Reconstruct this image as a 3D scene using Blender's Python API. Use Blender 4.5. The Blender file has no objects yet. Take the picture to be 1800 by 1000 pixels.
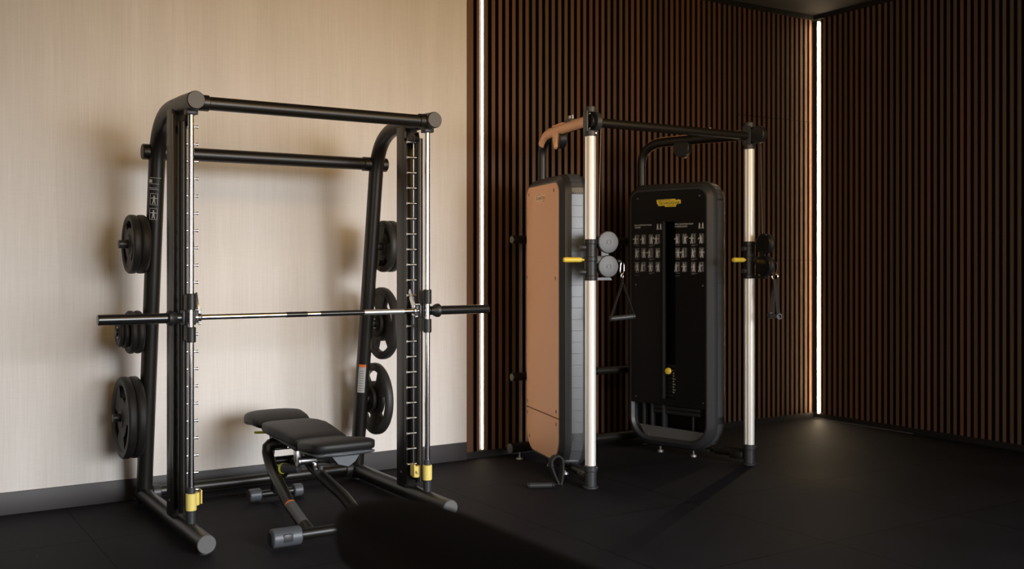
import bpy, bmesh, math, random
from mathutils import Vector, Matrix
random.seed(7)
scn = bpy.context.scene
col = scn.collection
R = math.radians

# ------------------------------------------------------------------ camera
n_ = math.hypot(2820, 1812)
FW = Vector((1812/n_, 2820/n_, 0))            # view direction (level)
cam_d = bpy.data.cameras.new('camera'); cam = bpy.data.objects.new('camera', cam_d); col.objects.link(cam)
cam.location = (0, 0, 1.38)
cam.rotation_euler = (R(90), 0, math.atan2(FW.y, FW.x) - R(90))
cam_d.sensor_width = 36; cam_d.lens = 36*1812/1800; cam_d.shift_y = -41/1800
cam_d.clip_start = 0.05
cam_d.dof.use_dof = True; cam_d.dof.focus_distance = 5.6; cam_d.dof.aperture_fstop = 2.0
scn.camera = cam

# ------------------------------------------------------------------ world, exposure
w = bpy.data.worlds.new('world'); scn.world = w; w.use_nodes = True
w.node_tree.nodes['Background'].inputs[0].default_value = (0.75, 0.85, 1, 1)
w.node_tree.nodes['Background'].inputs[1].default_value = 0.05
scn.view_settings.view_transform = 'Standard'; scn.view_settings.look = 'None'
scn.view_settings.gamma = 1; scn.view_settings.use_curve_mapping = False
scn.view_settings.exposure = 0.0

def area(name, loc, target, sx, sy, power, color, spread=180):
    d = bpy.data.lights.new(name, 'AREA'); d.shape = 'RECTANGLE'; d.size = sx; d.size_y = sy
    d.energy = power; d.color = color; d.spread = R(spread)
    o = bpy.data.objects.new(name, d); col.objects.link(o); o.location = loc
    o.rotation_euler = (Vector(target)-Vector(loc)).to_track_quat('-Z', 'Z').to_euler()
    return o
# daylight through the big window behind the camera, coming down from the sky
area('window_daylight', (3.9, -2.85, 1.6), (2.1, 6.2, -0.25), 5.0, 2.9, 80, (0.955, 0.97, 1.0), 46)
# added fill for the right wall and copper panels, set in a made-up window
area('side_fill_light', (-2.95, -0.8, 1.6), (7.0, 4.3, 0.9), 3.4, 2.2, 38, (1.0, 0.86, 0.72), 62)
# warm linear ceiling lamp that washes the upper part of the beige wall
area('ceiling_wash', (3.0, 2.7, 3.50), (3.0, 6.2, 3.0), 5.2, 2.4, 47, (1.0, 0.58, 0.15), 100)

# ------------------------------------------------------------------ materials
def nmat(name, color, rough=0.5, metal=0.0, spec=0.5, coat=0.0, emit=None, estr=0.0):
    m = bpy.data.materials.new(name); m.use_nodes = True
    b = m.node_tree.nodes['Principled BSDF']
    b.inputs['Base Color'].default_value = (*color, 1); b.inputs['Roughness'].default_value = rough
    b.inputs['Metallic'].default_value = metal; b.inputs['Specular IOR Level'].default_value = spec
    b.inputs['Coat Weight'].default_value = coat
    if emit: b.inputs['Emission Color'].default_value = (*emit, 1); b.inputs['Emission Strength'].default_value = estr
    return m
def N(m, t, **kw):
    n = m.node_tree.nodes.new(t)
    for k, v in kw.items(): setattr(n, k, v)
    return n
def L(m, a, b): m.node_tree.links.new(a, b)
def bsdf(m): return m.node_tree.nodes['Principled BSDF']
def bumpy(m, scale=(200, 200, 200), strength=0.1, dist=0.001, detail=3, rough_var=0.0):
    """adds fine object-space grain (and optional roughness variation)"""
    tc = N(m, 'ShaderNodeTexCoord'); mp = N(m, 'ShaderNodeMapping'); nz = N(m, 'ShaderNodeTexNoise'); bp = N(m, 'ShaderNodeBump')
    mp.inputs['Scale'].default_value = scale; nz.inputs['Scale'].default_value = 1; nz.inputs['Detail'].default_value = detail
    bp.inputs['Strength'].default_value = strength; bp.inputs['Distance'].default_value = dist
    L(m, tc.outputs['Object'], mp.inputs['Vector']); L(m, mp.outputs[0], nz.inputs['Vector'])
    L(m, nz.outputs['Fac'], bp.inputs['Height']); L(m, bp.outputs[0], bsdf(m).inputs['Normal'])
    if rough_var:
        r0 = bsdf(m).inputs['Roughness'].default_value
        mr = N(m, 'ShaderNodeMapRange'); mr.inputs['To Min'].default_value = r0-rough_var; mr.inputs['To Max'].default_value = r0+rough_var
        L(m, nz.outputs['Fac'], mr.inputs['Value']); L(m, mr.outputs[0], bsdf(m).inputs['Roughness'])
    return m

M = {}
M['frame'] = bumpy(nmat('powder_coated_steel', (0.0095, 0.0080, 0.0062), 0.38, 0.0, 0.5), (900, 900, 900), 0.15, 0.0004)
M['cap'] = bumpy(nmat('grey_end_cap', (0.10, 0.098, 0.096), 0.6), (500, 500, 500), 0.1, 0.0004)
M['black_plastic'] = bumpy(nmat('black_plastic', (0.012, 0.012, 0.012), 0.45), (600, 600, 600), 0.1, 0.0004)
M['charcoal'] = bumpy(nmat('charcoal_plastic', (0.030, 0.031, 0.034), 0.42), (600, 600, 600), 0.1, 0.0003)
M['tile'] = bumpy(nmat('grey_tile_plastic', (0.072, 0.075, 0.080), 0.30), (40, 40, 40), 0.05, 0.001)
M['panel'] = bumpy(nmat('black_satin_panel', (0.0045, 0.004, 0.004), 0.42, 0, 0.3), (300, 300, 300), 0.05, 0.0003)
M['copper'] = bumpy(nmat('copper_paint', (0.86, 0.48, 0.28), 0.5, 0.30), (700, 700, 700), 0.08, 0.0003)
M['copper_logo'] = nmat('pale_copper_badge', (0.95, 0.62, 0.36), 0.35, 0.4)
M['aluminium'] = nmat('anodised_aluminium', (0.88, 0.87, 0.83), 0.42, 0.35)
M['chrome'] = nmat('chrome', (0.82, 0.82, 0.84), 0.13, 1.0)
M['steel'] = nmat('bright_steel', (0.66, 0.66, 0.66), 0.28, 1.0)
M['foot_steel'] = nmat('dull_foot_steel', (0.30, 0.30, 0.30), 0.4, 0.8)
M['knurl'] = bumpy(nmat('knurled_steel', (0.62, 0.62, 0.62), 0.4, 0.9), (900, 900, 900), 0.5, 0.0008)
M['black_gloss'] = nmat('gloss_black_sleeve', (0.010, 0.010, 0.010), 0.22)
M['rubber'] = bumpy(nmat('black_rubber', (0.019, 0.018, 0.017), 0.55), (250, 250, 250), 0.25, 0.0006)
M['rubber_text'] = nmat('grey_raised_lettering', (0.10, 0.10, 0.098), 0.5)
M['yellow'] = nmat('yellow_plastic', (0.80, 0.60, 0.06), 0.42)
M['pale_yellow'] = nmat('pale_yellow_plastic', (0.74, 0.60, 0.16), 0.5)
M['lime'] = nmat('yellow_green_plastic', (0.50, 0.52, 0.02), 0.45)
M['black_ink'] = nmat('black_ink', (0.008, 0.008, 0.008), 0.5)
M['print'] = nmat('pale_grey_print', (0.55, 0.55, 0.54), 0.6)
M['print_dim'] = nmat('dim_grey_print', (0.17, 0.17, 0.168), 0.6)
M['white_label'] = nmat('grey_white_label', (0.42, 0.42, 0.41), 0.5)
M['orange'] = nmat('orange_label_band', (0.72, 0.17, 0.03), 0.5)
M['grey_cover'] = bumpy(nmat('grey_pulley_cover', (0.080, 0.082, 0.087), 0.42), (500, 500, 500), 0.08, 0.0003)
M['grey_plate'] = bumpy(nmat('grey_metal_plate', (0.10, 0.10, 0.10), 0.45, 0.1), (500, 500, 500), 0.08, 0.0003)
M['foot_cover'] = bumpy(nmat('blue_grey_foot_cover', (0.075, 0.082, 0.092), 0.42), (400, 400, 400), 0.1, 0.0004)
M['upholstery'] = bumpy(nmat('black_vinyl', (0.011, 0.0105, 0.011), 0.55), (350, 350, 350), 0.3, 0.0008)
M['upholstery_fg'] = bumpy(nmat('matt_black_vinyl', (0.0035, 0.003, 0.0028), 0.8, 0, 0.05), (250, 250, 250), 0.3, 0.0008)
M['webbing'] = bumpy(nmat('black_webbing', (0.012, 0.011, 0.010), 0.7), (30, 30, 900), 0.5, 0.001)
M['cable'] = nmat('grey_coated_cable', (0.10, 0.10, 0.10), 0.4)
M['leak_line'] = nmat('painted_light_leak', (0.45, 0.45, 0.47), 0.35, 0.8)  # bright line of a light leak, put in as a metallic colour
M['led'] = nmat('warm_led', (1, 0.9, 0.7), 0.5, emit=(1.0, 0.78, 0.50), estr=42.0)
M['led_left'] = nmat('warm_led_soft', (1, 0.9, 0.7), 0.5, emit=(1.0, 0.80, 0.55), estr=7.0)
M['led_cool'] = nmat('led_channel_edge', (1, 0.95, 0.95), 0.5, emit=(1.0, 0.84, 0.80), estr=1.0)

def wallpaper():
    m = nmat('linen_wallpaper', (0.6, 0.55, 0.5), 0.85, spec=0.2)
    tc = N(m, 'ShaderNodeTexCoord')
    def noise(sc, detail=4):
        mp = N(m, 'ShaderNodeMapping'); mp.inputs['Scale'].default_value = sc
        nz = N(m, 'ShaderNodeTexNoise'); nz.inputs['Scale'].default_value = 1; nz.inputs['Detail'].default_value = detail
        L(m, tc.outputs['Object'], mp.inputs['Vector']); L(m, mp.outputs[0], nz.inputs['Vector']); return nz
    a = noise((130, 1, 3.0), 5); b = noise((9, 1, 0.5), 3); c = noise((14, 1, 90), 3)
    mx = N(m, 'ShaderNodeMath', operation='MULTIPLY_ADD'); L(m, c.outputs['Fac'], mx.inputs[0]); mx.inputs[1].default_value = 0.35; L(m, a.outputs['Fac'], mx.inputs[2])
    mb = N(m, 'ShaderNodeMath', operation='MULTIPLY_ADD'); L(m, b.outputs['Fac'], mb.inputs[0]); mb.inputs[1].default_value = 0.9; L(m, mx.outputs[0], mb.inputs[2])
    cr = N(m, 'ShaderNodeValToRGB'); cr.color_ramp.elements[0].position = 0.25; cr.color_ramp.elements[1].position = 0.75
    cr.color_ramp.elements[0].color = (0.64, 0.60, 0.555, 1); cr.color_ramp.elements[1].color = (0.80, 0.765, 0.725, 1)
    dv = N(m, 'ShaderNodeMath', operation='DIVIDE'); L(m, mb.outputs[0], dv.inputs[0]); dv.inputs[1].default_value = 2.25
    L(m, dv.outputs[0], cr.inputs['Fac']); L(m, cr.outputs['Color'], bsdf(m).inputs['Base Color'])
    bp = N(m, 'ShaderNodeBump'); bp.inputs['Strength'].default_value = 0.12; bp.inputs['Distance'].default_value = 0.001
    L(m, mx.outputs[0], bp.inputs['Height']); L(m, bp.outputs[0], bsdf(m).inputs['Normal'])
    return m
M['wallpaper'] = wallpaper()

def slat_wood(axis, off):
    """dark stained wood whose hue changes from slat to slat along an axis"""
    m = nmat('dark_wood_slats_'+axis, (0.06, 0.03, 0.015), 0.55, spec=0.18)
    tc = N(m, 'ShaderNodeTexCoord'); sp = N(m, 'ShaderNodeSeparateXYZ'); L(m, tc.outputs['Object'], sp.inputs[0])
    d = N(m, 'ShaderNodeMath', operation='MULTIPLY_ADD'); d.inputs[1].default_value = 1/0.0575; d.inputs[2].default_value = off
    L(m, sp.outputs[axis], d.inputs[0])
    fl = N(m, 'ShaderNodeMath', operation='FLOOR'); L(m, d.outputs[0], fl.inputs[0])
    wn = N(m, 'ShaderNodeTexWhiteNoise', noise_dimensions='1D'); L(m, fl.outputs[0], wn.inputs['W'])
    cr = N(m, 'ShaderNodeValToRGB'); e = cr.color_ramp.elements
    e[0].position = 0; e[0].color = (0.145, 0.076, 0.037, 1); e[1].position = 1; e[1].color = (0.140, 0.086, 0.049, 1)
    x = e.new(0.35); x.color = (0.168, 0.079, 0.046, 1); x = e.new(0.7); x.color = (0.115, 0.069, 0.046, 1)
    L(m, wn.outputs['Value'], cr.inputs['Fac'])
    mp = N(m, 'ShaderNodeMapping'); mp.inputs['Scale'].default_value = (160, 160, 2.2); L(m, tc.outputs['Object'], mp.inputs['Vector'])
    nz = N(m, 'ShaderNodeTexNoise'); nz.inputs['Scale'].default_value = 1; nz.inputs['Detail'].default_value = 5; L(m, mp.outputs[0], nz.inputs['Vector'])
    mr = N(m, 'ShaderNodeMapRange'); mr.inputs['To Min'].default_value = 0.6; mr.inputs['To Max'].default_value = 1.4; L(m, nz.outputs['Fac'], mr.inputs['Value'])
    vm = N(m, 'ShaderNodeVectorMath', operation='SCALE'); L(m, cr.outputs['Color'], vm.inputs[0]); L(m, mr.outputs[0], vm.inputs['Scale'])
    L(m, vm.outputs[0], bsdf(m).inputs['Base Color'])
    return m
M['slat_x'] = slat_wood('X', 0.25); M['slat_y'] = slat_wood('Y', 0.25)
M['slat_edge'] = nmat('black_slat_edges', (0.010, 0.006, 0.004), 0.7, spec=0.1)
M['backing'] = nmat('black_backing', (0.004, 0.0025, 0.002), 0.9, spec=0.1)
M['kick'] = bumpy(nmat('black_kickboard', (0.010, 0.009, 0.009), 0.5), (300, 300, 300), 0.1, 0.0003)
M['skirting'] = bumpy(nmat('charcoal_skirting', (0.042, 0.038, 0.041), 0.55), (300, 300, 300), 0.1, 0.0003)
M['ceiling'] = bumpy(nmat('dark_stained_ceiling', (0.013, 0.007, 0.0035), 0.85), (60, 3, 3), 0.1, 0.001)
M['plain_wall'] = bumpy(nmat('pale_bounce_paint', (0.6, 0.55, 0.5), 0.8), (80, 80, 80), 0.1, 0.001)  # unseen walls made pale to bounce fill light into the room
M['window_frame'] = nmat('bronze_window_frame', (0.03, 0.028, 0.026), 0.45, 0.3)

def floor_mat():
    m = nmat('rubber_gym_tiles', (0.014, 0.0135, 0.014), 0.5, spec=0.10)
    tc = N(m, 'ShaderNodeTexCoord'); sp = N(m, 'ShaderNodeSeparateXYZ'); L(m, tc.outputs['Object'], sp.inputs[0])
    def line(out, pitch, off):
        a = N(m, 'ShaderNodeMath', operation='ADD'); a.inputs[1].default_value = -off; L(m, out, a.inputs[0])
        p = N(m, 'ShaderNodeMath', operation='PINGPONG'); p.inputs[1].default_value = pitch/2; L(m, a.outputs[0], p.inputs[0])
        l = N(m, 'ShaderNodeMath', operation='LESS_THAN'); l.inputs[1].default_value = 0.0038; L(m, p.outputs[0], l.inputs[0]); return l
    a = line(sp.outputs['X'], 1.013, 1.012); b = line(sp.outputs['Y'], 1.0, 0.413)
    mxl = N(m, 'ShaderNodeMath', operation='MAXIMUM'); L(m, a.outputs[0], mxl.inputs[0]); L(m, b.outputs[0], mxl.inputs[1])
    n1 = N(m, 'ShaderNodeTexNoise'); n1.inputs['Scale'].default_value = 1.6; n1.inputs['Detail'].default_value = 6; L(m, tc.outputs['Object'], n1.inputs['Vector'])
    n2 = N(m, 'ShaderNodeTexNoise'); n2.inputs['Scale'].default_value = 260; n2.inputs['Detail'].default_value = 2; L(m, tc.outputs['Object'], n2.inputs['Vector'])
    cr = N(m, 'ShaderNodeValToRGB'); cr.color_ramp.elements[0].position = 0.35; cr.color_ramp.elements[1].position = 0.7
    cr.color_ramp.elements[0].color = (0.0140, 0.0132, 0.0158, 1); cr.color_ramp.elements[1].color = (0.0225, 0.0212, 0.0250, 1)
    L(m, n1.outputs['Fac'], cr.inputs['Fac'])
    # scattered pale rubber flecks and dust
    vo = N(m, 'ShaderNodeTexVoronoi'); vo.inputs['Scale'].default_value = 4.5; L(m, tc.outputs['Object'], vo.inputs['Vector'])
    fk = N(m, 'ShaderNodeMath', operation='LESS_THAN'); fk.inputs[1].default_value = 0.022; L(m, vo.outputs['Distance'], fk.inputs[0])
    m1 = N(m, 'ShaderNodeMixRGB'); L(m, fk.outputs[0], m1.inputs['Fac']); L(m, cr.outputs['Color'], m1.inputs['Color1']); m1.inputs['Color2'].default_value = (0.10, 0.10, 0.095, 1)
    m2 = N(m, 'ShaderNodeMixRGB'); L(m, mxl.outputs[0], m2.inputs['Fac']); L(m, m1.outputs[0], m2.inputs['Color1']); m2.inputs['Color2'].default_value = (0.002, 0.002, 0.002, 1)
    L(m, m2.outputs[0], bsdf(m).inputs['Base Color'])
    mr = N(m, 'ShaderNodeMapRange'); mr.inputs['To Min'].default_value = 0.58; mr.inputs['To Max'].default_value = 0.75
    L(m, n1.outputs['Fac'], mr.inputs['Value']); L(m, mr.outputs[0], bsdf(m).inputs['Roughness'])
    hs = N(m, 'ShaderNodeMath', operation='MULTIPLY_ADD'); L(m, mxl.outputs[0], hs.inputs[0]); hs.inputs[1].default_value = -3; L(m, n2.outputs['Fac'], hs.inputs[2])
    bp = N(m, 'ShaderNodeBump'); bp.inputs['Strength'].default_value = 0.25; bp.inputs['Distance'].default_value = 0.0012
    L(m, hs.outputs[0], bp.inputs['Height']); L(m, bp.outputs[0], bsdf(m).inputs['Normal'])
    return m
M['floor'] = floor_mat()

# ------------------------------------------------------------------ mesh helpers
def frame_of(d):
    d = d.normalized(); up = Vector((0, 0, 1)) if abs(d.z) < 0.9 else Vector((1, 0, 0))
    a = up.cross(d).normalized(); return a, d.cross(a).normalized()
class MB:
    def __init__(s): s.bm = bmesh.new()
    def vs(s, pts): return [s.bm.verts.new(p) for p in pts]
    def face(s, v):
        try: return s.bm.faces.new(v)
        except ValueError: return None
    def merge(s, other, mat=None):
        vm = {}
        for v in other.verts: vm[v] = s.bm.verts.new(mat @ v.co if mat else v.co)
        for f in other.faces: s.face([vm[v] for v in f.verts])
        other.free()
    def box(s, c, size, bevel=0.0, rot=None, seg=2):
        b = bmesh.new(); bmesh.ops.create_cube(b, size=1)
        for v in b.verts: v.co = Vector((v.co.x*size[0], v.co.y*size[1], v.co.z*size[2]))
        if bevel: bmesh.ops.bevel(b, geom=b.edges[:], offset=bevel, segments=seg, profile=0.5, affect='EDGES')
        m = Matrix.Translation(Vector(c)) @ (rot.to_4x4() if rot else Matrix.Identity(4))
        s.merge(b, m); return s
    def bx(s, x0, x1, y0, y1, z0, z1, bevel=0.0):
        return s.box(((x0+x1)/2, (y0+y1)/2, (z0+z1)/2), (x1-x0, y1-y0, z1-z0), bevel)
    def tube(s, path, r, seg=20, sx=1.0, sy=1.0):
        """round (or oval) tube along a path; r may be a list"""
        P = [Vector(p) for p in path]; n = len(P); rr = r if isinstance(r, (list, tuple)) else [r]*n
        T = [(P[min(i+1, n-1)]-P[max(i-1, 0)]).normalized() for i in range(n)]
        a, b = frame_of(T[0]); rings = []
        for i in range(n):
            if i:
                q = T[i-1].rotation_difference(T[i]); a = q @ a; b = q @ b
            rings.append(s.vs([P[i]+a*(rr[i]*sx*math.cos(2*math.pi*k/seg))+b*(rr[i]*sy*math.sin(2*math.pi*k/seg)) for k in range(seg)]))
        for i in range(n-1):
            for k in range(seg): s.face((rings[i][k], rings[i][(k+1) % seg], rings[i+1][(k+1) % seg], rings[i+1][k]))
        s.face(rings[0][::-1]); s.face(rings[-1]); return s
    def lathe(s, origin, axis, prof, seg=32):
        """prof: list of (radius, height along axis)"""
        o = Vector(origin); ax = Vector(axis).normalized(); a, b = frame_of(ax); prev = None
        for r, h in prof:
            if r < 1e-6: ring = s.vs([o+ax*h])
            else: ring = s.vs([o+ax*h+(a*math.cos(2*math.pi*k/seg)+b*math.sin(2*math.pi*k/seg))*r for k in range(seg)])
            if prev:
                if len(prev) == 1 and len(ring) > 1:
                    for k in range(seg): s.face((prev[0], ring[k], ring[(k+1) % seg]))
                elif len(ring) == 1 and len(prev) > 1:
                    for k in range(seg): s.face((prev[k], prev[(k+1) % seg], ring[0]))
                elif len(ring) > 1:
                    for k in range(seg): s.face((prev[k], prev[(k+1) % seg], ring[(k+1) % seg], ring[k]))
            prev = ring
        return s
    def cyl(s, p0, p1, r, r1=None, seg=28, bev=0.0):
        p0 = Vector(p0); p1 = Vector(p1); h = (p1-p0).length; r1 = r if r1 is None else r1; bev = min(bev, h*0.45, r*0.6)
        pr = [(0, 0), (r-bev, 0), (r, bev), (r1, h-bev), (r1-bev, h), (0, h)] if bev else [(0, 0), (r, 0), (r1, h), (0, h)]
        return s.lathe(p0, p1-p0, pr, seg)
    def prism(s, pts, o, x, y, depth, n=None):
        """2D outline pts placed at o with axes x,y and extruded by depth along n"""
        o = Vector(o); x = Vector(x); y = Vector(y); n = Vector(n) if n else x.cross(y)
        A = s.vs([o+x*p[0]+y*p[1] for p in pts]); B = s.vs([o+x*p[0]+y*p[1]+n*depth for p in pts]); k = len(pts)
        s.face(A[::-1]); s.face(B)
        for i in range(k): s.face((A[i], A[(i+1) % k], B[(i+1) % k], B[i]))
        return s
    def patch(s, p0, p1, r, a0, a1, ref, seg=12, thick=0.0008):
        """curved label lying on a round tube; angles from ref direction"""
        p0 = Vector(p0); p1 = Vector(p1); d = (p1-p0).normalized(); ref = Vector(ref); ref = (ref-d*ref.dot(d)).normalized(); o = d.cross(ref)
        g = []
        for rad in (r, r+thick):
            for p in (p0, p1): g.append(s.vs([p+(ref*math.cos(a)+o*math.sin(a))*rad for a in [a0+(a1-a0)*k/seg for k in range(seg+1)]]))
        for k in range(seg):
            s.face((g[2][k], g[2][k+1], g[3][k+1], g[3][k])); s.face((g[0][k], g[1][k], g[1][k+1], g[0][k+1]))
            s.face((g[0][k], g[0][k+1], g[2][k+1], g[2][k])); s.face((g[1][k+1], g[1][k], g[3][k], g[3][k+1]))
        s.face((g[0][0], g[2][0], g[3][0], g[1][0])); s.face((g[0][-1], g[1][-1], g[3][-1], g[2][-1])); return s
ORG = {}
def build(name, mb, mat, parent=None, loc=None, sharp=32, world=True):
    """link the mesh as ONE object. Vertices are in the parent root's space if world is False"""
    me = bpy.data.meshes.new(name); bm = mb.bm
    bmesh.ops.remove_doubles(bm, verts=bm.verts[:], dist=1e-6)
    bmesh.ops.recalc_face_normals(bm, faces=bm.faces[:])
    off = Vector(loc) if loc is not None else (ORG.get(parent.name, Vector((0, 0, 0))) if parent and world else Vector((0, 0, 0)))
    if off.length and (world or loc is not None):
        for v in bm.verts: v.co -= off
    bm.to_mesh(me); bm.free()
    for p in me.polygons: p.use_smooth = True
    me.set_sharp_from_angle(angle=R(sharp)); me.materials.append(mat)
    o = bpy.data.objects.new(name, me); col.objects.link(o)
    if parent: o.parent = parent; ORG[o.name] = ORG.get(parent.name, Vector((0, 0, 0)))
    elif loc is not None: o.location = loc; ORG[o.name] = Vector(loc)
    return o
def pieces(name, mb, mat, parent, sharp=32):
    """link every separate piece of the builder as an object of its own"""
    bm = mb.bm; bmesh.ops.remove_doubles(bm, verts=bm.verts[:], dist=1e-6); seen = set(); out = []
    for v in list(bm.verts):
        if v in seen: continue
        st = [v]; seen.add(v); comp = []
        while st:
            q = st.pop(); comp.append(q)
            for e in q.link_edges:
                o = e.other_vert(q)
                if o not in seen: seen.add(o); st.append(o)
        g = MB(); vm = {q: g.bm.verts.new(q.co) for q in comp}
        for f in {f for q in comp for f in q.link_faces}: g.face([vm[q] for q in f.verts])
        out.append(build(name, g, mat, parent, sharp=sharp))
    bm.free(); return out
def thing(name, label, cat, loc, group=None):
    o = bpy.data.objects.new(name, None); col.objects.link(o); o.location = loc; o.empty_display_size = 0.1
    o['label'] = label; o['category'] = cat; ORG[o.name] = Vector(loc)
    if group: o['group'] = group
    return o
def tag(o, label, cat, group=None):
    o['label'] = label; o['category'] = cat
    if group: o['group'] = group
    return o
def struct(name, mb, mat, sharp=30):
    o = build(name, mb, mat, sharp=sharp); o['kind'] = 'structure'; return o
def bez(p0, p1, p2, n=10):
    p0, p1, p2 = map(Vector, (p0, p1, p2))
    return [p0*(1-t)**2+p1*2*t*(1-t)+p2*t*t for t in [i/n for i in range(n+1)]]
def bez3(p0, p1, p2, p3, n=16):
    p0, p1, p2, p3 = map(Vector, (p0, p1, p2, p3))
    return [p0*(1-t)**3+p1*3*t*(1-t)**2+p2*3*t*t*(1-t)+p3*t**3 for t in [i/n for i in range(n+1)]]
def rrect(x0, x1, y0, y1, rt, rb=None, n=8):
    """rounded rectangle outline, top corner radius rt, bottom rb, counter-clockwise"""
    rb = rt if rb is None else rb; out = []
    for cx, cy, r, a in ((x1-rb, y0+rb, rb, -90), (x1-rt, y1-rt, rt, 0), (x0+rt, y1-rt, rt, 90), (x0+rb, y0+rb, rb, 180)):
        for k in range(n+1): t = R(a+90*k/n); out.append((cx+r*math.cos(t), cy+r*math.sin(t)))
    return out
def text_mb(s, size, o, x, y, n, depth=0.0006, width=None):
    cu = bpy.data.curves.new('t', 'FONT'); cu.body = s; cu.size = size; cu.resolution_u = 2; cu.extrude = depth/2
    ob = bpy.data.objects.new('t', cu); col.objects.link(ob); dg = bpy.context.evaluated_depsgraph_get(); dg.update()
    me = bpy.data.meshes.new_from_object(ob.evaluated_get(dg)); bpy.data.objects.remove(ob); bpy.data.curves.remove(cu)
    b = bmesh.new(); b.from_mesh(me); bpy.data.meshes.remove(me)
    xs = [v.co.x for v in b.verts]; k = width/(max(xs)-min(xs)) if width else 1; x0 = min(xs)
    o, x, y, n = map(Vector, (o, x, y, n))
    for v in b.verts: c = v.co.copy(); v.co = o+x*((c.x-x0)*k)+y*c.y+n*(c.z+depth/2)
    return b

# ------------------------------------------------------------------ the room
YB = 6.21; XR = 7.15; XL = -3.0; YF = -3.0; ZC = 3.545
struct('floor', MB().bx(XL, 7.30, YF, 6.36, -0.10, 0), M['floor'])
struct('ceiling', MB().bx(XL, 7.30, YF, 6.36, ZC, ZC+0.1), M['ceiling'])
struct('wall_back', MB().bx(XL, 3.615, YB, 6.36, 0, ZC), M['wallpaper'])
b = MB(); b.bx(3.615, 7.30, 6.245, 6.36, 0, ZC); struct('wall_slatted_back', b, M['backing'])
struct('wall_right', MB().bx(7.19, 7.30, YF, 6.245, 0, ZC), M['backing'])
b = MB(); b.bx(XL-0.1, XL, YF, -1.6, 0, ZC); b.bx(XL-0.1, XL, 2.0, 6.36, 0, ZC); b.bx(XL-0.1, XL, -1.6, 2.0, 0, 0.4); b.bx(XL-0.1, XL, -1.6, 2.0, 2.8, ZC)
struct('wall_left', b, M['plain_wall'])
b = MB()
for y in (-1.6, 0.17, 1.94): b.bx(XL-0.08, XL-0.02, y, y+0.06, 0.4, 2.8)
b.bx(XL-0.08, XL-0.02, -1.6, 2.0, 0.4, 0.46); b.bx(XL-0.08, XL-0.02, -1.6, 2.0, 2.74, 2.8)
struct('added_side_window', b, M['window_frame'])  # unseen window, made up to go with the side fill
b = MB(); WX0, WX1, WZ0, WZ1 = 1.3, 6.5, 0.10, 3.10
b.bx(XL, WX0, YF-0.1, YF, 0, ZC); b.bx(WX1, 7.30, YF-0.1, YF, 0, ZC); b.bx(WX0, WX1, YF-0.1, YF, 0, WZ0); b.bx(WX0, WX1, YF-0.1, YF, WZ1, ZC)
struct('wall_front', b, M['plain_wall'])
b = MB()
for x in (WX0, (WX0+WX1)/2-0.03, WX1-0.06): b.bx(x, x+0.06, YF-0.08, YF-0.02, WZ0, WZ1)
b.bx(WX0, WX1, YF-0.08, YF-0.02, WZ0, WZ0+0.06); b.bx(WX0, WX1, YF-0.08, YF-0.02, WZ1-0.06, WZ1)
struct('window_1', b, M['window_frame'])
struct('baseboard_back', MB().bx(XL, 3.612, YB-0.012, YB+0.01, 0, 0.122, 0.002), M['skirting'])
# slat cladding on the back wall: one mesh of slats split in three courses
def slats_x(b, x0, x1, split):
    zs = [(0.048, 1.386), (1.3895, 2.601), (2.6045, 3.5)] if split else [(0.048, 3.5)]
    for z0, z1 in zs: b.bx(x0, x1, YB, YB+0.036, z0, z1)
b = MB(); slats_x(b, 3.618, 3.668, False); slats_x(b, 3.697, 3.7195, False); slats_x(b, 3.759, 3.787, False)
x = 3.8195
while x < 7.125:
    slats_x(b, x, x+0.0285, x > 6.2); x += 0.0575
tr = struct('trim_1', b, M['slat_x']); tr.data.materials.append(M['slat_edge'])
for p in tr.data.polygons: p.material_index = 0 if p.normal.y < -.9 else 1
b = MB(); y = 6.105
while y > YF+0.1:
    b.bx(XR, XR+0.04, y-0.0285, y, 0.048, 3.5); y -= 0.0575
tr = struct('trim_2', b, M['slat_y']); tr.data.materials.append(M['slat_edge'])
for p in tr.data.polygons: p.material_index = 0 if p.normal.x < -.9 else 1
struct('baseboard_slatted_back', MB().bx(3.615, 7.16, YB+0.004, YB+0.036, 0, 0.047), M['kick'])
struct('baseboard_right', MB().bx(XR+0.004, 7.19, YF, YB, 0, 0.047), M['kick'])
struct('trim_3', MB().bx(3.615, 7.19, YB-0.004, YB+0.036, 3.502, ZC), M['kick'])
struct('trim_4', MB().bx(XR-0.004, 7.19, YF, YB, 3.502, ZC), M['kick'])
struct('light_leak_strip', MB().bx(XR-0.010, XR+0.004, 5.2, YB-0.01, 0, 0.004), M['leak_line'])  # thin strip standing in for a light leak along the wall base
# LED strips
t = thing('light_strip', 'tall glowing LED strip between beige wall and dark wood slats', 'light strip', (3.738, YB+0.02, 0.05))
build('channel', MB().bx(3.7200, 3.7585, YB+0.022, YB+0.036, 0.05, 3.5), M['kick'], t)
build('diffuser', MB().bx(3.7430, 3.7550, YB+0.006, YB+0.021, 0.055, 3.498, 0.002), M['led_left'], t)
build('lit_edge', MB().bx(3.7220, 3.7275, YB+0.010, YB+0.021, 0.055, 3.498), M['led_cool'], t)
t = thing('light_strip', 'tall glowing LED strip in the corner where the two slatted walls meet', 'light strip', (XR+0.005, 6.155, 0.05))
build('channel', MB().bx(XR+0.012, XR+0.036, 6.137, 6.175, 0.045, 3.5), M['kick'], t)
build('diffuser', MB().bx(XR-0.004, XR+0.012, 6.150, 6.163, 0.048, 3.48, 0.003), M['led'], t)

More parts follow.
